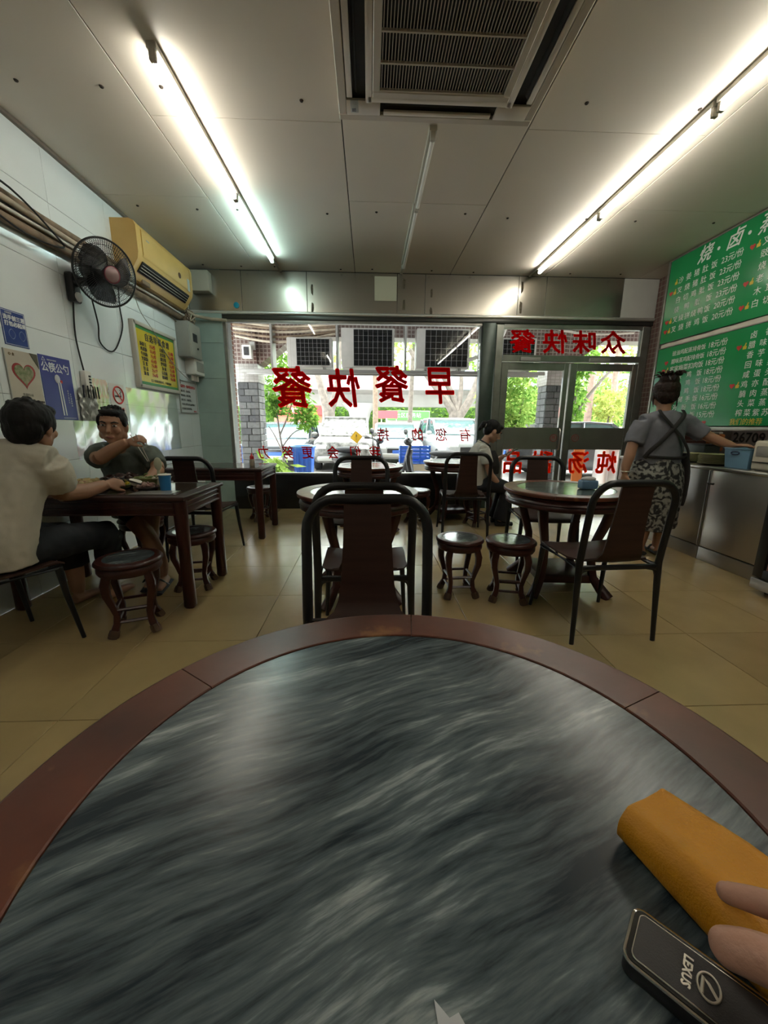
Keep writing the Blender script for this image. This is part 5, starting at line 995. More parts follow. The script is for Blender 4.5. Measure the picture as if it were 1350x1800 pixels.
t = thing('sauce_bottle', 'sauce bottle with red cap on the corner table', 'bottle', (-1.19, 4.02, .7025)); ob('bottle_body', lathe(NB(), [(0, 0), (.024, 0), (.026, .01), (.026, .055), (.018, .07), (0, .07)], 18), mat('sauce_glass', (.30, .26, .20), .2), t); ob('cap', lathe(NB(), [(0, .068), (.021, .068), (.021, .095), (.01, .105), (.005, .13), (0, .13)], 18), mat('cap_red', (.5, .02, .02), .35), t)
t = thing('tissue_box', 'blue and white tissue pack on the grey-green marble table', 'tissue box', (1.47, 2.52, .7)); b = NB(); bx(b, (0, 0, .03), (.11, .07, .06), bev=.012, seg=3); ob('pack', b, mat('tissue_blue', (.10, .20, .32), .5), t); b = NB(); ball(b, (0, 0, .066), (.05, .03, .018)); ob('tissue', b, mat('tissue_white', (.5, .5, .5), .8), t)
# ================================================================== people
from mathutils import noise
M_skin = mat('skin_tan', (.36, .19, .115), .55, var=.06, vscale=12); M_skin2 = mat('skin_light', (.50, .29, .20), .5, var=.05, vscale=12); M_hair = mat('black_hair', (.007, .006, .006), .6, var=.4, vscale=60, stretch=(1, 1, .15), bump=.3, bscale=90, spec=.25); M_hairb = mat('brown_hair', (.020, .010, .007), .6, var=.5, vscale=50, bump=.3, bscale=80, spec=.25)
def limb(bm, pts, rs, n=14, ry=None, up=None):
    P = bez(pts, 4) if len(pts) > 2 else [Vector(p) for p in pts]
    def rad(l):
        if len(pts) == 2: return list(l)
        o = []
        for i in range(len(l)-1): o += [l[i]+(l[i+1]-l[i])*k/4 for k in range(4)]
        return o+[l[-1]]
    tube(bm, P, rad(rs), n, ry=rad(ry) if ry else None, up=up)
    return bm
def blob(bm, c, r, M=None): return ball(bm, c, r, 16, 12, M)
def skinmesh(name, bm, voxel, it=6, wr=0, wf=14, seed=0):
    me = bpy.data.meshes.new(name); bmesh.ops.recalc_face_normals(bm, faces=bm.faces[:]); bm.to_mesh(me); bm.free()
    o = bpy.data.objects.new('tmp', me)
    m = o.modifiers.new('r', 'REMESH'); m.mode = 'VOXEL'; m.voxel_size = voxel
    s = o.modifiers.new('s', 'SMOOTH'); s.iterations = it; s.factor = .5
    r = bake(o); bpy.data.meshes.remove(me); r.name = name
    if wr:
        ns = [v.normal.copy() for v in r.vertices]
        for v, n_ in zip(r.vertices, ns):
            p = v.co*wf; v.co += n_*wr*(noise.noise(Vector((p.x+seed, p.y, p.z*.45)))+.5*noise.noise(p*2.1))
    r.materials.clear(); r.polygons.foreach_set('use_smooth', [True]*len(r.polygons)); return r
def hand(bm, wr, f, n, curl=(.5, .5, .5, .5), thumb=.5, k=.92, right=True):
    f = Vector(f).normalized(); n = Vector(n); n = (n-f*n.dot(f)).normalized(); s = f.cross(n)*(1 if right else -1); wr = Vector(wr)
    limb(bm, [wr-f*.01, wr+f*.045*k, wr+f*.085*k], [.024*k, .036*k, .038*k], 12, ry=[.018*k, .015*k, .012*k], up=n)
    for i, (o, L) in enumerate(((-.028, .062), (-.009, .072), (.010, .07), (.028, .056))):
        p = wr+f*(.083-.004*abs(i-1.5))*k - s*o*k*-1; a = 0; pts = [p-f*.015, p]
        for sg in (.42, .32, .26):
            a += curl[i]*.75; pts.append(pts[-1]+(f*cos(a)+n*sin(a))*L*k*sg)
        tube(bm, pts, [.0095*k, .0095*k, .009*k, .0085*k, .0065*k], 8)
        blob(bm, pts[-1], .0066*k)
    b0 = wr+f*.025*k-s*.026*k; d1 = (f*.7-s*.6+n*.35*thumb).normalized(); d2 = (f*.9-s*.15+n*.5*thumb).normalized()
    tube(bm, [b0, b0+d1*.035*k, b0+d1*.035*k+d2*.03*k, b0+d1*.035*k+d2*.052*k], [.016*k, .013*k, .011*k, .008*k], 8); blob(bm, b0+d1*.035*k+d2*.052*k, .008*k)
def headM(pos, face, tilt=0, k=.97): # face: direction the face looks
    fy = Vector(face).normalized(); x = fy.cross(Vector((0, 0, 1))).normalized(); z = x.cross(fy); m = Matrix((x, fy, z)).transposed().to_4x4(); m.translation = pos
    return m @ Matrix.Rotation(tilt, 4, 'Y') @ Matrix.Diagonal((k, k, k, 1))
def head(bm, M, jaw=1.0):
    for c, r in (((0, -.012, .028), (.076, .094, .092)), ((0, .012, -.02), (.068, .078, .08)), ((0, .035, -.055), (.052*jaw, .05, .052)), ((0, .066, -.092), (.024, .02, .018)), ((0, .078, .034), (.052, .02, .013)), ((.036, .068, -.022), (.024, .02, .024)), ((-.036, .068, -.022), (.024, .02, .024)), ((0, .086, -.058), (.026, .012, .008)), ((0, .084, -.070), (.022, .012, .008)), ((.076, -.004, -.008), (.011, .02, .032)), ((-.076, -.004, -.008), (.011, .02, .032)), ((.056*jaw, .0, -.06), (.02, .03, .03)), ((-.056*jaw, .0, -.06), (.02, .03, .03))): blob(bm, c, r, M)
    tube(bm, [M @ Vector(p) for p in ((0, .084, .03), (0, .098, .0), (0, .112, -.024), (0, .094, -.036))], [.010, .012, .0165, .012], 10)
def facebits(t, M, brow=True):
    for s in (-1, 1):
        e = ob('eye', ball(NB(), (s*.030, .079, .010), (.0145, .011, .0065), 12, 8, M), mat('eye_white', (.55, .52, .48), .3), t); ob('iris', ball(NB(), (s*.030, .0885, .010), (.0055, .003, .0055), 10, 8, M), M_dark, e)
        ob('eyebrow', tube(NB(), [M @ Vector(p) for p in ((s*.014, .096, .027), (s*.032, .094, .034), (s*.052, .080, .028))], [.004, .005, .003], 6), M_hair, t)
    ob('lips', tube(NB(), [M @ Vector(p) for p in ((-.024, .088, -.064), (-.008, .0975, -.063), (.008, .0975, -.063), (.024, .088, -.064))], [.002, .0055, .0055, .002], 8), mat('lips', (.25, .09, .07), .5), t)
# ---------------- man in the white shirt, back to us, eating
t = thing('person', 'person in a white short-sleeved shirt eating with their back to us', 'person', (-1.72, 1.93, .0)); O = Vector((1.72, -1.93, 0))
def Lc(l): return [tuple(Vector(p)+O) for p in l]
fd_ = Vector((-.02, .98, -.12)); HM = headM(Vector((-1.625, 1.985, 1.085))+O, fd_, 0, 1.0)
b = NB(); head(b, HM)
limb(b, Lc([(-1.665, 1.93, .93), (-1.64, 1.965, 1.03)]), [.062, .056])
limb(b, Lc([(-1.55, 1.955, .91), (-1.575, 2.00, .83), (-1.63, 2.085, .745)]), [.045, .045, .044]); limb(b, Lc([(-1.63, 2.085, .745), (-1.60, 2.22, .735), (-1.56, 2.34, .755)]), [.046, .044, .030])
hand(b, Vector((-1.56, 2.34, .755))+O, (.55, .78, .12), (-.6, .3, -.5), (.75, .8, .85, .9), .9)
limb(b, Lc([(-1.88, 1.93, .93), (-1.95, 2.05, .80), (-1.95, 2.18, .75)]), [.055, .048, .044]); limb(b, Lc([(-1.95, 2.18, .75), (-1.88, 2.33, .74), (-1.83, 2.42, .745)]), [.046, .04, .03]); hand(b, Vector((-1.83, 2.42, .745))+O, (.5, .8, 0), (.3, 0, -1), (.3, .3, .3, .3), .5, right=False)
for (kx, ky, fx, fy) in ((-1.60, 2.36, -1.68, 2.42), (-1.84, 2.34, -1.84, 2.36)):
    limb(b, Lc([(kx, ky, .40), (fx, fy, .22), (fx, fy, .07)]), [.058, .05, .036]); limb(b, Lc([(fx, fy-.05, .035), (fx+.03, fy+.06, .03), (fx+.05, fy+.14, .022)]), [.036, .04, .028], ry=[.03, .026, .016], up=(0, 0, 1))
ob('body', skinmesh('body', b, .0065, 4), M_skin, t)
b = NB()
limb(b, Lc([(-1.755, 1.80, .44), (-1.755, 1.80, .56), (-1.74, 1.84, .70), (-1.715, 1.89, .84), (-1.69, 1.92, .94), (-1.675, 1.94, .985)]), [.165, .172, .165, .160, .125, .075], ry=[.125, .135, .125, .115, .09, .065], up=(-.35, .9, 0))
limb(b, Lc([(-1.87, 1.90, .925), (-1.70, 1.92, .955), (-1.54, 1.955, .925)]), [.074, .080, .074])
limb(b, Lc([(-1.55, 1.95, .92), (-1.56, 1.98, .86), (-1.585, 2.03, .80)]), [.078, .080, .076]); limb(b, Lc([(-1.87, 1.91, .925), (-1.93, 1.97, .85), (-1.95, 2.05, .79)]), [.078, .08, .076])
sh = ob('shirt', skinmesh('shirt', b, .008, 5, .008, 16, 1), mat('cream_shirt', (.50, .47, .39), .85, var=.06, vscale=10, bump=.1, bscale=120), t); ob('collar', tube(NB(), [Vector((-1.662, 1.945, .995))+O+Vector((.068*cos(2*pi*k/20), .066*sin(2*pi*k/20), .012*sin(2*pi*k/20-.6)))for k in range(20)], .011, 8, closed=True), mat('cream_shirt', (.5, .47, .39), .85), sh)
b = NB(); limb(b, Lc([(-1.75, 1.82, .47), (-1.75, 1.80, .58)]), [.145, .115], ry=[.105, .085], up=(-.35, .9, 0)); blob(b, Vector((-1.75, 1.84, .485))+O, (.15, .12, .065))
for hx, kx, ky, fx, fy in ((-1.68, -1.60, 2.36, -1.66, 2.42), (-1.84, -1.84, 2.34, -1.84, 2.37)): limb(b, Lc([(hx, 1.86, .50), ((hx+kx)/2, 2.08, .49), (kx, ky, .45)]), [.095, .09, .075]); limb(b, Lc([(kx, ky, .45), ((kx+fx)/2, ky+.02, .36), (fx, fy, .24)]), [.076, .075, .078])
ob('trousers', skinmesh('trousers', b, .010, 5, .008, 12, 3), mat('navy_trousers', (.008, .010, .014), .8, var=.2), t)
b = NB(); blob(b, (0, -.022, .036), (.096, .110, .096), HM); blob(b, (0, -.06, -.01), (.086, .06, .085), HM); blob(b, (0, .045, .085), (.07, .05, .035), HM)
for i in range(40): a = random.uniform(0, 2*pi); q = random.uniform(.2, 1.25); blob(b, (.086*cos(a)*sin(q), -.02+.1*sin(a)*sin(q), .042+.09*cos(q)), random.uniform(.008, .014), HM)
for s in (-1, 1): blob(b, (s*.074, .012, .02), (.014, .03, .045), HM)
ob('hair', skinmesh('hair', b, .006, 4, .003, 60), M_hair, t)
tag(ob('chopsticks', (lambda q: (tube(q, [(-1.50, 2.33, .80), (-1.40, 2.44, .735)], .0028, 6), tube(q, [(-1.49, 2.345, .80), (-1.385, 2.44, .735)], .0028, 6), q)[2])(NB()), M_dark), 'dark chopsticks held low by the person in white', 'chopsticks')
t_ = thing('small_bowl', 'white spoon bowl at the hand of the person in white', 'bowl', (-1.47, 2.47, TH+.03)); ob('bowl', lathe(NB(), [(0, 0), (.02, 0), (.034, .02), (.036, .03), (.032, .028), (.02, .006), (0, .005)], 20, M=Matrix.Rotation(R(20), 4, 'Y')), M_white, t_)
# ---------------- man in the green shirt, facing us
t = thing('person', 'person in a grey-green T-shirt facing us with chopsticks raised', 'person', (-1.76, 2.95, 0)); O = Vector((1.76, -2.95, 0))
HM = headM(Vector((-1.735, 2.76, 1.095))+O, (.30, -.95, -.10), R(-4), 1.04)
b = NB(); head(b, HM, 1.08); limb(b, Lc([(-1.765, 2.87, .90), (-1.745, 2.80, 1.02)]), [.062, .055])
limb(b, Lc([(-1.92, 2.87, .90), (-1.86, 2.74, .885), (-1.775, 2.645, .885)]), [.045, .046, .045]); limb(b, Lc([(-1.775, 2.645, .885), (-1.68, 2.645, .94), (-1.585, 2.65, .99)]), [.046, .043, .030])
hand(b, Vector((-1.58, 2.65, .993))+O, (.9, -.1, .32), (.2, .6, -.7), (.9, .9, .95, 1.0), 1.0)
limb(b, Lc([(-1.60, 2.89, .89), (-1.53, 2.85, .85), (-1.475, 2.77, .80)]), [.044, .044, .043]); limb(b, Lc([(-1.475, 2.77, .80), (-1.475, 2.70, .76), (-1.485, 2.63, .735)]), [.046, .042, .03]); hand(b, Vector((-1.485, 2.625, .737))+O, (.05, -.9, -.15), (-.1, -.1, -1), (.3, .3, .35, .4), .4, right=False)
limb(b, Lc([(-1.60, 2.62, .47), (-1.50, 2.60, .35), (-1.44, 2.60, .19), (-1.44, 2.60, .08)]), [.058, .054, .042, .034]); limb(b, Lc([(-1.52, 2.70, .50), (-1.53, 2.66, .3), (-1.53, 2.66, .08)]), [.06, .052, .036])
for fx, fy in ((-1.44, 2.60), (-1.54, 2.66)): limb(b, Lc([(fx, fy+.03, .045), (fx+.02, fy-.06, .04), (fx+.04, fy-.15, .03)]), [.035, .038, .025], ry=[.03, .026, .016], up=(0, 0, 1))
ob('body', skinmesh('body', b, .006, 4), M_skin, t); facebits(t, HM)
b = NB(); limb(b, Lc([(-1.78, 2.95, .42), (-1.78, 2.95, .56), (-1.775, 2.93, .72), (-1.77, 2.90, .84), (-1.765, 2.88, .93), (-1.762, 2.865, .955)]), [.165, .165, .165, .175, .12, .075], ry=[.11, .11, .108, .105, .085, .065], up=(0, 1, 0))
limb(b, Lc([(-1.93, 2.88, .905), (-1.765, 2.89, .93), (-1.60, 2.89, .90)]), [.068, .07, .068]); limb(b, Lc([(-1.93, 2.88, .905), (-1.885, 2.79, .89), (-1.825, 2.70, .882)]), [.076, .074, .072]); limb(b, Lc([(-1.60, 2.89, .90), (-1.55, 2.865, .865), (-1.505, 2.815, .82)]), [.076, .074, .070])
ob('shirt', skinmesh('shirt', b, .008, 5, .009, 15, 5), mat('grey_green_shirt', (.105, .125, .105), .85, var=.12, vscale=9, bump=.1, bscale=120), t)
b = NB(); blob(b, Vector((-1.76, 2.95, .47))+O, (.17, .13, .075))
for hx, kx, ky, kz in ((-1.84, -1.62, 2.64, .52), (-1.69, -1.52, 2.72, .52)): limb(b, Lc([(hx, 2.93, .49), ((hx+kx)/2, 2.80, .51), (kx, ky, kz)]), [.09, .088, .078])
ob('shorts', skinmesh('shorts', b, .010, 4, .006, 12), mat('black_shorts', (.010, .011, .012), .85), t)
b = NB(); blob(b, (0, -.022, .040), (.081, .097, .083), HM); blob(b, (0, -.05, .01), (.078, .055, .07), HM); blob(b, (0, .048, .086), (.06, .038, .022), HM)
for s in (-1, 1): blob(b, (s*.072, .01, .03), (.013, .032, .035), HM)
for i in range(30): a = random.uniform(0, 2*pi); q = random.uniform(.1, 1.0); blob(b, (.083*cos(a)*sin(q), -.015+.098*sin(a)*sin(q), .047+.083*cos(q)), random.uniform(.006, .010), HM)
ob('hair', skinmesh('hair', b, .0055, 4, .002, 70), M_hair, t)
for i, (fx, fy) in enumerate(((-1.44, 2.60), (-1.54, 2.66))):
    b = NB(); limb(b, Lc([(fx, fy+.07, .014), (fx+.02, fy-.06, .014), (fx+.045, fy-.18, .014)]), [.036, .042, .036], ry=[.012]*3, up=(0, 0, 1)); ob('sandal', b, M_rub, t); ob('sandal_strap', tube(NB(), bez(Lc([(fx-.035, fy-.06, .03), (fx+.015, fy-.07, .075), (fx+.065, fy-.05, .03)])), .014, 8, ry=.004), M_dark, t)
tag(ob('chopsticks', (lambda q: (tube(q, [(-1.535, 2.60, 1.04), (-1.50, 2.70, .86)], .0028, 6), tube(q, [(-1.505, 2.61, 1.045), (-1.49, 2.70, .86)], .0028, 6), q)[2])(NB()), M_conw), 'pale chopsticks held up by the person in the green shirt', 'chopsticks')
# ---------------- seated woman with a phone, in profile
t = thing('person', 'person in a white polo shirt seated in profile looking at a phone', 'person', (1.25, 4.30, 0)); O = Vector((-1.25, -4.30, 0))
HM = headM(Vector((1.362, 4.30, 1.055))+O, (.86, .10, -.50), 0, .98)
b = NB(); head(b, HM, .92); limb(b, Lc([(1.265, 4.30, .91), (1.325, 4.30, 1.0)]), [.05, .046])
limb(b, Lc([(1.25, 4.16, .86), (1.285, 4.13, .70), (1.32, 4.14, .60)]), [.045, .04, .036]); limb(b, Lc([(1.32, 4.14, .60), (1.39, 4.17, .53), (1.45, 4.20, .47)]), [.038, .034, .024]); hand(b, Vector((1.455, 4.20, .468))+O, (.75, .2, -.55), (-.4, 0, -.8), (.3, .3, .3, .3), .4)
limb(b, Lc([(1.25, 4.44, .86), (1.33, 4.46, .72), (1.37, 4.43, .66)]), [.045, .04, .036]); limb(b, Lc([(1.37, 4.43, .66), (1.44, 4.36, .72), (1.50, 4.30, .785)]), [.038, .033, .024]); hand(b, Vector((1.505, 4.295, .79))+O, (.75, -.4, .35), (-.3, -.2, .9), (.6, .6, .65, .7), .7, right=False)
for y in (4.22, 4.38): limb(b, Lc([(1.56, y, .36), (1.52, y, .2), (1.48, y, .06)]), [.05, .045, .034])
ob('body', skinmesh('body', b, .006, 4), M_skin2, t); facebits(t, HM)
b = NB(); limb(b, Lc([(1.215, 4.30, .40), (1.21, 4.30, .52), (1.205, 4.30, .68), (1.225, 4.30, .80), (1.25, 4.30, .885), (1.262, 4.30, .915)]), [.125, .12, .115, .11, .085, .055], ry=[.15, .145, .15, .16, .12, .06], up=(0, 1, 0))
limb(b, Lc([(1.24, 4.16, .865), (1.24, 4.30, .89), (1.24, 4.44, .865)]), [.056, .06, .056]); limb(b, Lc([(1.245, 4.16, .865), (1.265, 4.135, .78), (1.28, 4.13, .72)]), [.060, .062, .062]); limb(b, Lc([(1.245, 4.44, .865), (1.29, 4.455, .79), (1.32, 4.46, .74)]), [.058, .06, .06])
sh = ob('shirt', skinmesh('shirt', b, .008, 5, .006, 15, 9), mat('white_polo', (.55, .54, .49), .85, var=.04, bump=.1, bscale=120), t)
for q, (m_, dz) in enumerate(((M_dark, 0), (mat('white_polo', (.55, .54, .49), .85), .012))): ob('collar', tube(NB(), [Vector((1.285-.012*q, 4.30, .925-dz))+O+Vector((.062*cos(2*pi*k/20), .066*sin(2*pi*k/20), -.038*cos(2*pi*k/20)))for k in range(20)], .010, 8, closed=True), m_, sh)
b = NB(); blob(b, Vector((1.24, 4.30, .45))+O, (.135, .16, .075))
for y in (4.22, 4.38): limb(b, Lc([(1.25, y, .47), (1.42, y, .47), (1.56, y, .43)]), [.088, .085, .070]); limb(b, Lc([(1.56, y, .43), (1.52, y, .25), (1.48, y, .07)]), [.072, .075, .078])
ob('trousers', skinmesh('trousers', b, .010, 5, .005, 12), mat('black_trousers', (.009, .010, .013), .8), t)
for y in (4.22, 4.38): b = NB(); limb(b, Lc([(1.44, y, .04), (1.53, y, .035), (1.63, y, .025)]), [.036, .04, .028], ry=[.036, .032, .022], up=(0, 0, 1)); ob('shoe', b, M_rub, t)
b = NB(); blob(b, (0, -.022, .04), (.082, .1, .085), HM); blob(b, (0, -.05, .0), (.076, .055, .075), HM); blob(b, (0, .055, .085), (.055, .04, .025), HM)
for s in (-1, 1): blob(b, (s*.071, .02, .03), (.013, .04, .042), HM)
hr = ob('hair', skinmesh('hair', b, .006, 4, .0015, 60), M_hair, t); b = NB(); blob(b, (0, -.135, .01), (.032, .03, .045), HM); blob(b, (0, -.145, -.035), (.025, .022, .04), HM); ob('ponytail', skinmesh('ponytail', b, .005, 2, .003, 70), M_hair, hr)
ob('hair_tie', tube(NB(), [HM @ Vector((.022*cos(2*pi*k/14), -.108, .02+.022*sin(2*pi*k/14))) for k in range(14)], .010, 8, closed=True), mat('pale_hair_tie', (.45, .44, .42), .6), hr)
t_ = thing('mobile_phone', 'dark phone held up by the person in the white polo', 'phone', (1.575, 4.265, .838)); MP = Matrix.Rotation(R(-28), 4, 'Y'); b = NB(); bx(b, (0, 0, 0), (.145, .072, .009), M=MP, bev=.003); ob('phone_body', b, M_dark, t_); ob('screen', bx(NB(), (0, 0, .005), (.132, .062, .001), M=MP), mat('phone_screen', (.05, .05, .06), .1), t_)
t_ = thing('shoulder_bag', 'small black bag on the lap of the person in the white polo', 'bag', (1.40, 4.30, .545)); b = NB(); limb(b, [(0, 0, .04), (-.01, 0, .13), (-.03, 0, .25), (-.035, 0, .30)], [.065, .08, .065, .04], ry=[.07, .085, .07, .045], up=(0, 1, 0)); ob('bag_body', skinmesh('bag_body', b, .007, 5, .006, 14), mat('black_bag', (.009, .009, .011), .6), t_); ob('strap', tube(NB(), bez([(-.035, 0, .29), (-.07, .02, .33), (-.11, .03, .30)]), .008, 6), M_dark, t_)
# ---------------- waitress from behind
t = thing('person', 'person in a grey shirt and flowered apron reaching over the counter', 'person', (2.45, 3.22, 0)); O = Vector((-2.45, -3.22, 0))
HM = headM(Vector((2.455, 3.25, 1.375))+O, (.35, .93, -.12), 0, .98)
b = NB(); head(b, HM); limb(b, Lc([(2.445, 3.22, 1.20), (2.45, 3.235, 1.31)]), [.055, .052])
limb(b, Lc([(2.275, 3.22, 1.12), (2.215, 3.20, 1.0), (2.18, 3.18, .87)]), [.04, .045, .042]); limb(b, Lc([(2.18, 3.18, .87), (2.165, 3.18, .80), (2.155, 3.17, .73)]), [.043, .038, .026]); hand(b, Vector((2.155, 3.17, .725))+O, (.0, .1, -1), (.9, .3, 0), (.35, .4, .45, .5), .4, right=False)
limb(b, Lc([(2.66, 3.22, 1.13), (2.74, 3.18, 1.08), (2.80, 3.14, 1.035)]), [.04, .044, .042]); limb(b, Lc([(2.80, 3.14, 1.035), (2.88, 3.09, .99), (2.94, 3.05, .965)]), [.043, .038, .026]); hand(b, Vector((2.945, 3.047, .965))+O, (.8, -.5, .1), (0, -.2, -1), (.5, .55, .6, .65), .6)
for x in (2.42, 2.57): limb(b, Lc([(x, 3.22, .45), (x, 3.20, .28), (x, 3.22, .07)]), [.06, .055, .034]); limb(b, Lc([(x, 3.19, .04), (x+.02, 3.27, .035), (x+.03, 3.36, .025)]), [.034, .038, .025], ry=[.032, .026, .016], up=(0, 0, 1))
ob('body', skinmesh('body', b, .0065, 4), M_skin, t)
b = NB(); limb(b, Lc([(2.45, 3.21, .80), (2.45, 3.21, .92), (2.455, 3.21, 1.03), (2.46, 3.21, 1.13), (2.455, 3.215, 1.20), (2.45, 3.22, 1.235)]), [.19, .182, .18, .178, .12, .062], ry=[.135, .125, .12, .11, .09, .06], up=(0, 1, 0))
limb(b, Lc([(2.28, 3.22, 1.145), (2.455, 3.21, 1.175), (2.655, 3.22, 1.15)]), [.07, .075, .07]); limb(b, Lc([(2.28, 3.22, 1.145), (2.24, 3.21, 1.05), (2.215, 3.20, .97)]), [.071, .074, .074]); limb(b, Lc([(2.65, 3.22, 1.15), (2.72, 3.19, 1.09), (2.775, 3.16, 1.045)]), [.074, .074, .072])
ob('shirt', skinmesh('shirt', b, .009, 10, .007, 13, 2), mat('grey_blue_shirt', (.15, .155, .18), .85, var=.08, bump=.1, bscale=120), t)
def flower():
    m = bpy.data.materials.new('flower_print'); m.use_nodes = True; nt = m.node_tree; b_ = nt.nodes['Principled BSDF']; L = nt.links.new; tc = nd(nt, 'ShaderNodeTexCoord')
    n = nd(nt, 'ShaderNodeTexNoise'); n.inputs['Scale'].default_value = 14; n.inputs['Detail'].default_value = 2; L(tc.outputs['Object'], n.inputs['Vector'])
    ad = nd(nt, 'ShaderNodeMix', data_type='VECTOR'); ad.inputs[0].default_value = .06; L(tc.outputs['Object'], ad.inputs[4]); L(n.outputs['Color'], ad.inputs[5])
    v = nd(nt, 'ShaderNodeTexVoronoi'); v.inputs['Scale'].default_value = 8; L(ad.outputs[1], v.inputs['Vector'])
    w_ = nd(nt, 'ShaderNodeMath', operation='SINE'); mu = nd(nt, 'ShaderNodeMath', operation='MULTIPLY'); mu.inputs[1].default_value = 26; L(v.outputs['Distance'], mu.inputs[0]); L(mu.outputs[0], w_.inputs[0])
    v2 = nd(nt, 'ShaderNodeTexNoise'); v2.inputs['Scale'].default_value = 26; v2.inputs['Detail'].default_value = 3; L(tc.outputs['Object'], v2.inputs['Vector'])
    sm = nd(nt, 'ShaderNodeMath', operation='MULTIPLY_ADD'); sm.inputs[1].default_value = .085; L(w_.outputs[0], sm.inputs[0]); L(v2.outputs['Fac'], sm.inputs[2])
    rp = nd(nt, 'ShaderNodeValToRGB'); e = rp.color_ramp.elements; e[0].position = .44; e[0].color = (.02, .02, .022, 1); e[1].position = .58; e[1].color = (.30, .30, .27, 1); L(sm.outputs[0], rp.inputs[0]); L(rp.outputs[0], b_.inputs['Base Color']); b_.inputs['Roughness'].default_value = .85; return m
M_fl = flower()
b = NB(); limb(b, Lc([(2.45, 3.21, .86), (2.45, 3.21, .74), (2.46, 3.21, .6), (2.49, 3.21, .42), (2.51, 3.21, .235)]), [.175, .222, .225, .20, .175], ry=[.125, .15, .15, .14, .125], up=(0, 1, 0), n=28)
ob('skirt', skinmesh('skirt', b, .010, 4, .012, 9, 4), M_fl, t)
M_strap = mat('black_strap', (.014, .012, .012), .8)
def band(pts, w, nm, m=M_strap): ob(nm, tube(NB(), bez(Lc(pts), 8), w, 8, ry=.006, up=(0, 1, 0)), m, t)
band([(2.365, 3.16, 1.245), (2.37, 3.125, 1.205), (2.44, 3.095, 1.12), (2.53, 3.078, 1.02), (2.60, 3.085, .92), (2.625, 3.10, .86)], .017, 'apron_strap'); band([(2.56, 3.16, 1.245), (2.55, 3.125, 1.205), (2.47, 3.092, 1.12), (2.36, 3.08, 1.0), (2.29, 3.095, .92), (2.265, 3.12, .86)], .017, 'apron_strap')
band([(2.27, 3.14, .875), (2.35, 3.08, .87), (2.46, 3.065, .865), (2.56, 3.08, .868), (2.64, 3.14, .88)], .012, 'apron_tie')
b = NB(); limb(b, Lc([(2.655, 3.24, .90), (2.68, 3.24, .75), (2.685, 3.24, .55), (2.68, 3.24, .45)]), [.022, .03, .03, .022], ry=[.10, .12, .12, .11], up=(0, 1, 0)); ob('apron_side', skinmesh('apron_side', b, .008, 3), M_strap, t)
b = NB(); blob(b, (0, -.025, .035), (.098, .108, .096), HM); blob(b, (0, -.06, -.015), (.088, .06, .075), HM); blob(b, (.0, -.07, .10), (.072, .06, .05), HM)
for i in range(60):
    a = random.uniform(0, 2*pi); L_ = random.uniform(.03, .085); p0 = Vector((.045*cos(a), -.06+.045*sin(a), .125)); tube(b, [HM @ p0, HM @ (p0+Vector((cos(a)*L_*.6, sin(a)*L_*.5, L_*.5))), HM @ (p0+Vector((cos(a)*L_*1.1, sin(a)*L_, L_*.25)))], [.008, .006, .003], 5)
for s in (-1, 1): tube(b, [HM @ Vector(p) for p in ((s*.075, .0, .02), (s*.088, -.02, -.05), (s*.082, -.03, -.11))], [.012, .009, .004], 6)
hr = ob('hair', skinmesh('hair', b, .005, 1, .004, 55), M_hairb, t)
for s in (-1, 1): ob('hair_clip', tube(NB(), [HM @ Vector(p) for p in ((s*.01, -.135, .09), (s*.022, -.13, .12), (s*.014, -.10, .155))], .006, 6), M_dark, hr)
for x in (2.42, 2.57): b = NB(); limb(b, Lc([(x-.005, 3.17, .02), (x+.02, 3.28, .018), (x+.035, 3.39, .016)]), [.036, .043, .034], ry=[.018, .016, .014], up=(0, 0, 1)); ob('shoe', b, M_rub, t); ob('shoe_strap', tube(NB(), bez(Lc([(x-.03, 3.28, .03), (x+.02, 3.29, .065), (x+.065, 3.28, .03)])), .014, 8, ry=.006), M_rub, t)
ob('bracelet', tube(NB(), [Vector((2.157, 3.175, .745))+O+Vector((.03*cos(2*pi*k/16), .03*sin(2*pi*k/16), 0)) for k in range(16)], .005, 6, closed=True), M_steel, t)
# ---------------- kitchen worker behind the hatch, only the arm in view
t = thing('person', 'person behind the kitchen hatch stretching one arm over the counter', 'person', (3.95, 2.55, 0)); O = Vector((-3.95, -2.55, 0)); HM = headM(Vector((3.93, 2.57, 1.42))+O, (-.8, .5, -.1)); b = NB(); head(b, HM); limb(b, Lc([(3.95, 2.55, 1.22), (3.94, 2.56, 1.34)]), [.055, .052])
limb(b, Lc([(3.86, 2.68, 1.17), (3.70, 2.76, 1.06), (3.55, 2.82, 1.005)]), [.052, .047, .042]); limb(b, Lc([(3.55, 2.82, 1.005), (3.35, 2.90, .99), (3.19, 2.97, .985)]), [.043, .037, .026]); hand(b, Vector((3.185, 2.972, .985))+O, (-.93, .33, -.1), (0, 0, -1), (.35, .4, .4, .45), .5)
limb(b, Lc([(4.02, 2.38, 1.17), (4.08, 2.33, 1.0), (4.05, 2.33, .85)]), [.052, .046, .04]); limb(b, Lc([(4.05, 2.33, .85), (3.95, 2.4, .8), (3.85, 2.45, .80)]), [.043, .037, .026]); hand(b, Vector((3.85, 2.45, .80))+O, (-.9, .3, -.1), (0, 0, -1), right=False)
for y in (2.47, 2.62): limb(b, Lc([(3.95, y, .5), (3.95, y, .3), (3.95, y, .06)]), [.06, .055, .034]); 
ob('body', skinmesh('body', b, .0075, 4), M_skin, t)
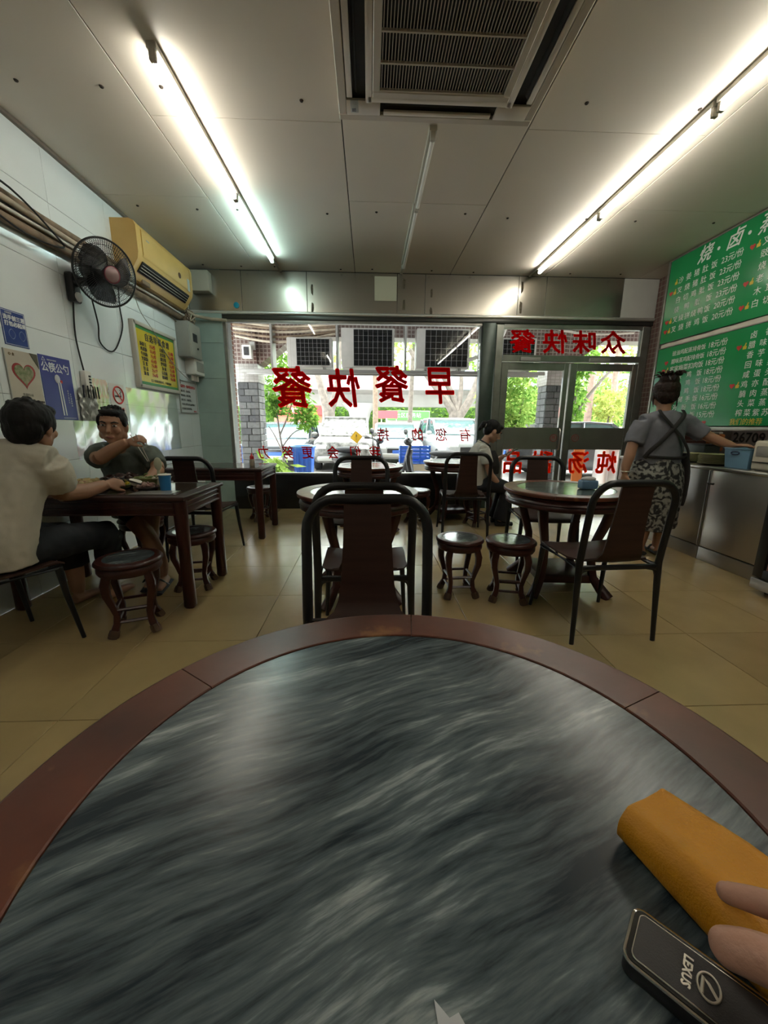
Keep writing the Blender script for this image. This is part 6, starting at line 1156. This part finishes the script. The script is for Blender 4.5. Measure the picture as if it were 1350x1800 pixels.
b = NB(); limb(b, Lc([(3.96, 2.54, .78), (3.96, 2.54, .95), (3.96, 2.54, 1.12), (3.955, 2.545, 1.2), (3.95, 2.55, 1.24)]), [.12, .12, .115, .09, .06], ry=[.17, .17, .17, .12, .06], up=(0, 1, 0)); limb(b, Lc([(4.02, 2.39, 1.16), (3.95, 2.54, 1.18), (3.87, 2.67, 1.17)]), [.065, .07, .065]); limb(b, Lc([(3.87, 2.67, 1.17), (3.80, 2.71, 1.12), (3.74, 2.74, 1.085)]), [.07, .07, .07]); limb(b, Lc([(4.02, 2.38, 1.16), (4.06, 2.35, 1.08), (4.07, 2.34, 1.0)]), [.07, .07, .07]); ob('shirt', skinmesh('shirt', b, .010, 4, .006), mat('white_cook_shirt', (.5, .48, .45), .85), t)
b = NB()
for y in (2.47, 2.62): limb(b, Lc([(3.96, y, .80), (3.95, y, .5), (3.95, y, .08)]), [.10, .085, .075])
ob('trousers', skinmesh('trousers', b, .012, 4), mat('black_trousers', (.009, .010, .013), .8), t)
for y in (2.47, 2.62): b = NB(); limb(b, Lc([(4.0, y, .035), (3.9, y, .035), (3.8, y, .025)]), [.04, .043, .03], ry=[.035, .03, .022], up=(0, 0, 1)); ob('shoe', b, M_rub, t)
b = NB(); blob(b, (0, -.022, .045), (.083, .1, .085), HM); ob('hair', skinmesh('hair', b, .008, 2), M_hair, t)
# ================================================================== foreground on the marble table
ZT = .6985
M_lea = mat('mustard_leather', (.60, .26, .012), .42, var=.10, vscale=14, bump=.25, bscale=520, spec=.4)
pt = thing('leather_pouch', 'mustard yellow leather pouch held at the right of the foreground table', 'pouch', (.277, .308, ZT))
A = Vector((.30, -.954, 0)).normalized(); Sd = Vector((.954, .30, 0)); b = NB(); rs = []
for i in range(30):
    u = max(0, (i-2)/27); ln = .19*u; ins = (.0045, .0015)[i] if i < 2 else 0
    hw = .0375+.008*min(1, u*1.8); hh = .0175+.0065*min(1, u*3); zc = .0215+.004*min(1, u*3); q = []
    for j in range(48):
        th = 2*pi*j/48; c, s = cos(th), sin(th)
        x = (hw-ins)*math.copysign(abs(c)**.42, c); z = (hh-ins)*math.copysign(abs(s)**.62, s)
        if s > 0:
            z += .0042*math.exp(-((x-.020+.030*u)/.0055)**2)*max(0, 1-u*2.6) - .0065*math.exp(-((x-.004)/.017)**2)*sin(pi*min(1, u*1.15+.1)) - .003*math.exp(-((x+hw)/.012)**2)+.0016*math.exp(-((x+hw*.66)/.004)**2)+.0016*math.exp(-((x-hw*.66)/.004)**2)
            z += .0030*math.exp(-((u-.62-x*2.5)/.035)**2)*(x > -.01)
        q.append(A*(ln+(.0018 if i == 0 else 0)+.010*(1-u)*(x/hw)**2*.3)+Sd*(x+.010*u)+Vector((0, 0, max(zc+z, .0008))))
    rs.append(q)
rings(b, rs); ob('pouch_body', b, M_lea, pt, smooth=70)
# key fob
kf = thing('car_key', 'black car key fob with chrome edge lying on the foreground table', 'key', (.2335, .1885, ZT)); d = Vector((.70, -.714, 0)).normalized(); KM = Matrix(((d.y, d.x, 0, 0), (-d.x, d.y, 0, 0), (0, 0, 1, 0), (0, 0, 0, 1)))
# local x = reading direction of the lettering, local y = along the fob (up of the lettering)
def rrect(w, h, r, n=6):
    o = []
    for sx, sy, a0 in ((1, 1, 0), (-1, 1, pi/2), (-1, -1, pi), (1, -1, 3*pi/2)):
        for k in range(n+1): a = a0+pi/2*k/n; o.append((sx*(w-r)+r*cos(a), sy*(h-r)+r*sin(a)))
    return o
def lay(w, h, r, zs):  # stacked rounded rectangles
    b = NB(); rings(b, [[KM @ Vector((x, y, z)) for x, y in rrect(w-i, h-i, max(r-i, .001))] for z, i in zs]); return b
W_, H_ = .0215, .0425
ob('fob_body', lay(W_, H_, .007, ((0, .0015), (.002, 0), (.012, 0), (.0135, .0006))), mat('fob_black', (.010, .010, .011), .35), kf)
ob('chrome_band', tube(NB(), [KM @ Vector((x, y, .0155)) for x, y in rrect(W_-.0004, H_-.0004, .0068)], .0016, 8, closed=True), mat('chrome', (.75, .74, .70), .12, 1), kf)
ob('dark_bezel', lay(W_-.001, H_-.001, .006, ((.0130, 0), (.0172, .0003))), mat('fob_gloss', (.02, .019, .017), .15), kf)
ob('face_panel', lay(W_-.0042, H_-.0048, .004, ((.0165, 0), (.0182, .0003))), mat('fob_face', (.030, .028, .029), .5, bump=.15, bscale=900), kf)
ob('face_edge', tube(NB(), [KM @ Vector((x, y, .0176)) for x, y in rrect(W_-.0040, H_-.0046, .0042)], .0006, 6, closed=True), mat('chrome', (.75, .74, .70), .12, 1), kf)
M_em = mat('emblem_silver', (.62, .58, .50), .35, .6)
text('LEXUS', .0076, M_em, kf, KM @ Matrix.Translation((0, -.0065, .0184)), bold=.0003, ext=.0002)
ob('emblem_ring', tube(NB(), [KM @ Vector((.0088*cos(2*pi*k/36), .006+.0064*sin(2*pi*k/36), .0186)) for k in range(36)], .0008, 6, closed=True), M_em, kf)
ob('emblem_letter', tube(NB(), [KM @ Vector(p) for p in ((.0042, .0112, .0187), (-.0022, .0056, .0187), (-.0044, .0026, .0187), (.0066, .0026, .0187))], .0011, 6, ry=.0005), M_em, kf)
# torn paper scrap
b = NB(); px_ = [(-.014, .012), (-.006, .004), (0, .006), (.004, -.001), (.014, .0), (.016, -.012), (.004, -.02), (-.008, -.016), (-.013, -.004)]
t = tag(ob('paper_scrap', prism(b, px_, .0008, Matrix.Translation((.062, .180, ZT+.0003)) @ Matrix.Diagonal((1.15, 1.15, 1, 1))), mat('tissue_scrap', (.55, .57, .60), .8)), 'tiny torn white paper scrap on the marble at the bottom edge', 'paper scrap')
# hand of the person behind the camera
t = thing('person', 'hand of a person reaching in from the right to hold the leather pouch', 'person', (.44, .04, 0)); O = Vector((-.44, -.04, 0)); b = NB()
fr_ = [([(.2680, .2115, .7600), (.281, .200, .768), (.302, .180, .779), (.335, .150, .788), (.372, .112, .790)], [.0072, .0090, .0098, .0112, .0135]),
       ([(.2435, .1830, .7560), (.256, .1755, .7600), (.280, .158, .766), (.315, .122, .774), (.362, .062, .782)], [.0115, .0140, .0145, .0175, .024]),
       ([(.352, .245, .722), (.366, .236, .738), (.374, .205, .768), (.384, .165, .784), (.394, .118, .789)], [.0068, .0082, .0092, .0105, .0125]),
       ([(.370, .225, .722), (.382, .216, .740), (.390, .192, .768), (.398, .156, .782), (.406, .115, .786)], [.0066, .008, .009, .010, .012]),
       ([(.390, .200, .722), (.400, .192, .742), (.406, .170, .766), (.412, .142, .778), (.418, .108, .782)], [.006, .0072, .008, .009, .011])]
b_web = [(.300, .160, .774), (.325, .128, .780), (.355, .09, .785)]
limb(b, Lc(b_web), [.013, .019, .024], 12, ry=[.009, .012, .015], up=(0, 0, 1))
for pts, rd in fr_:
    limb(b, Lc(pts), rd, 12); blob(b, Vector(pts[0])+O, rd[0]*1.02)
limb(b, Lc([(.37, .135, .788), (.40, .085, .792), (.44, .04, .80)]), [.034, .040, .030], ry=[.013, .017, .020], up=(0, 0, 1)); limb(b, Lc([(.44, .04, .80), (.54, -.08, .83), (.66, -.22, .86)]), [.029, .036, .044])
hm_ = skinmesh('body', b, .0024, 5); ob('body', hm_, mat('hand_skin', (.50, .27, .195), .45, var=.10, vscale=30, bump=.12, bscale=160), t)
M_nail = mat('fingernail', (.58, .33, .27), .25)
ob('fingernail', ball(NB(), (0, 0, 0), (.0085, .0052, .0020), 12, 8, Matrix.Translation(Vector((.2712, .2100, .7655))+O) @ Matrix.Rotation(R(-42), 4, 'Z') @ Matrix.Rotation(R(-22), 4, 'Y') @ Matrix.Rotation(R(10), 4, 'X')), M_nail, t)
# ================================================================== real-world scale
for o in list(C.objects):
    if o.parent is None and o.type != 'CAMERA':
        o.location = o.location*S; o.scale = o.scale*S
bpy.data.scenes.remove(TS)
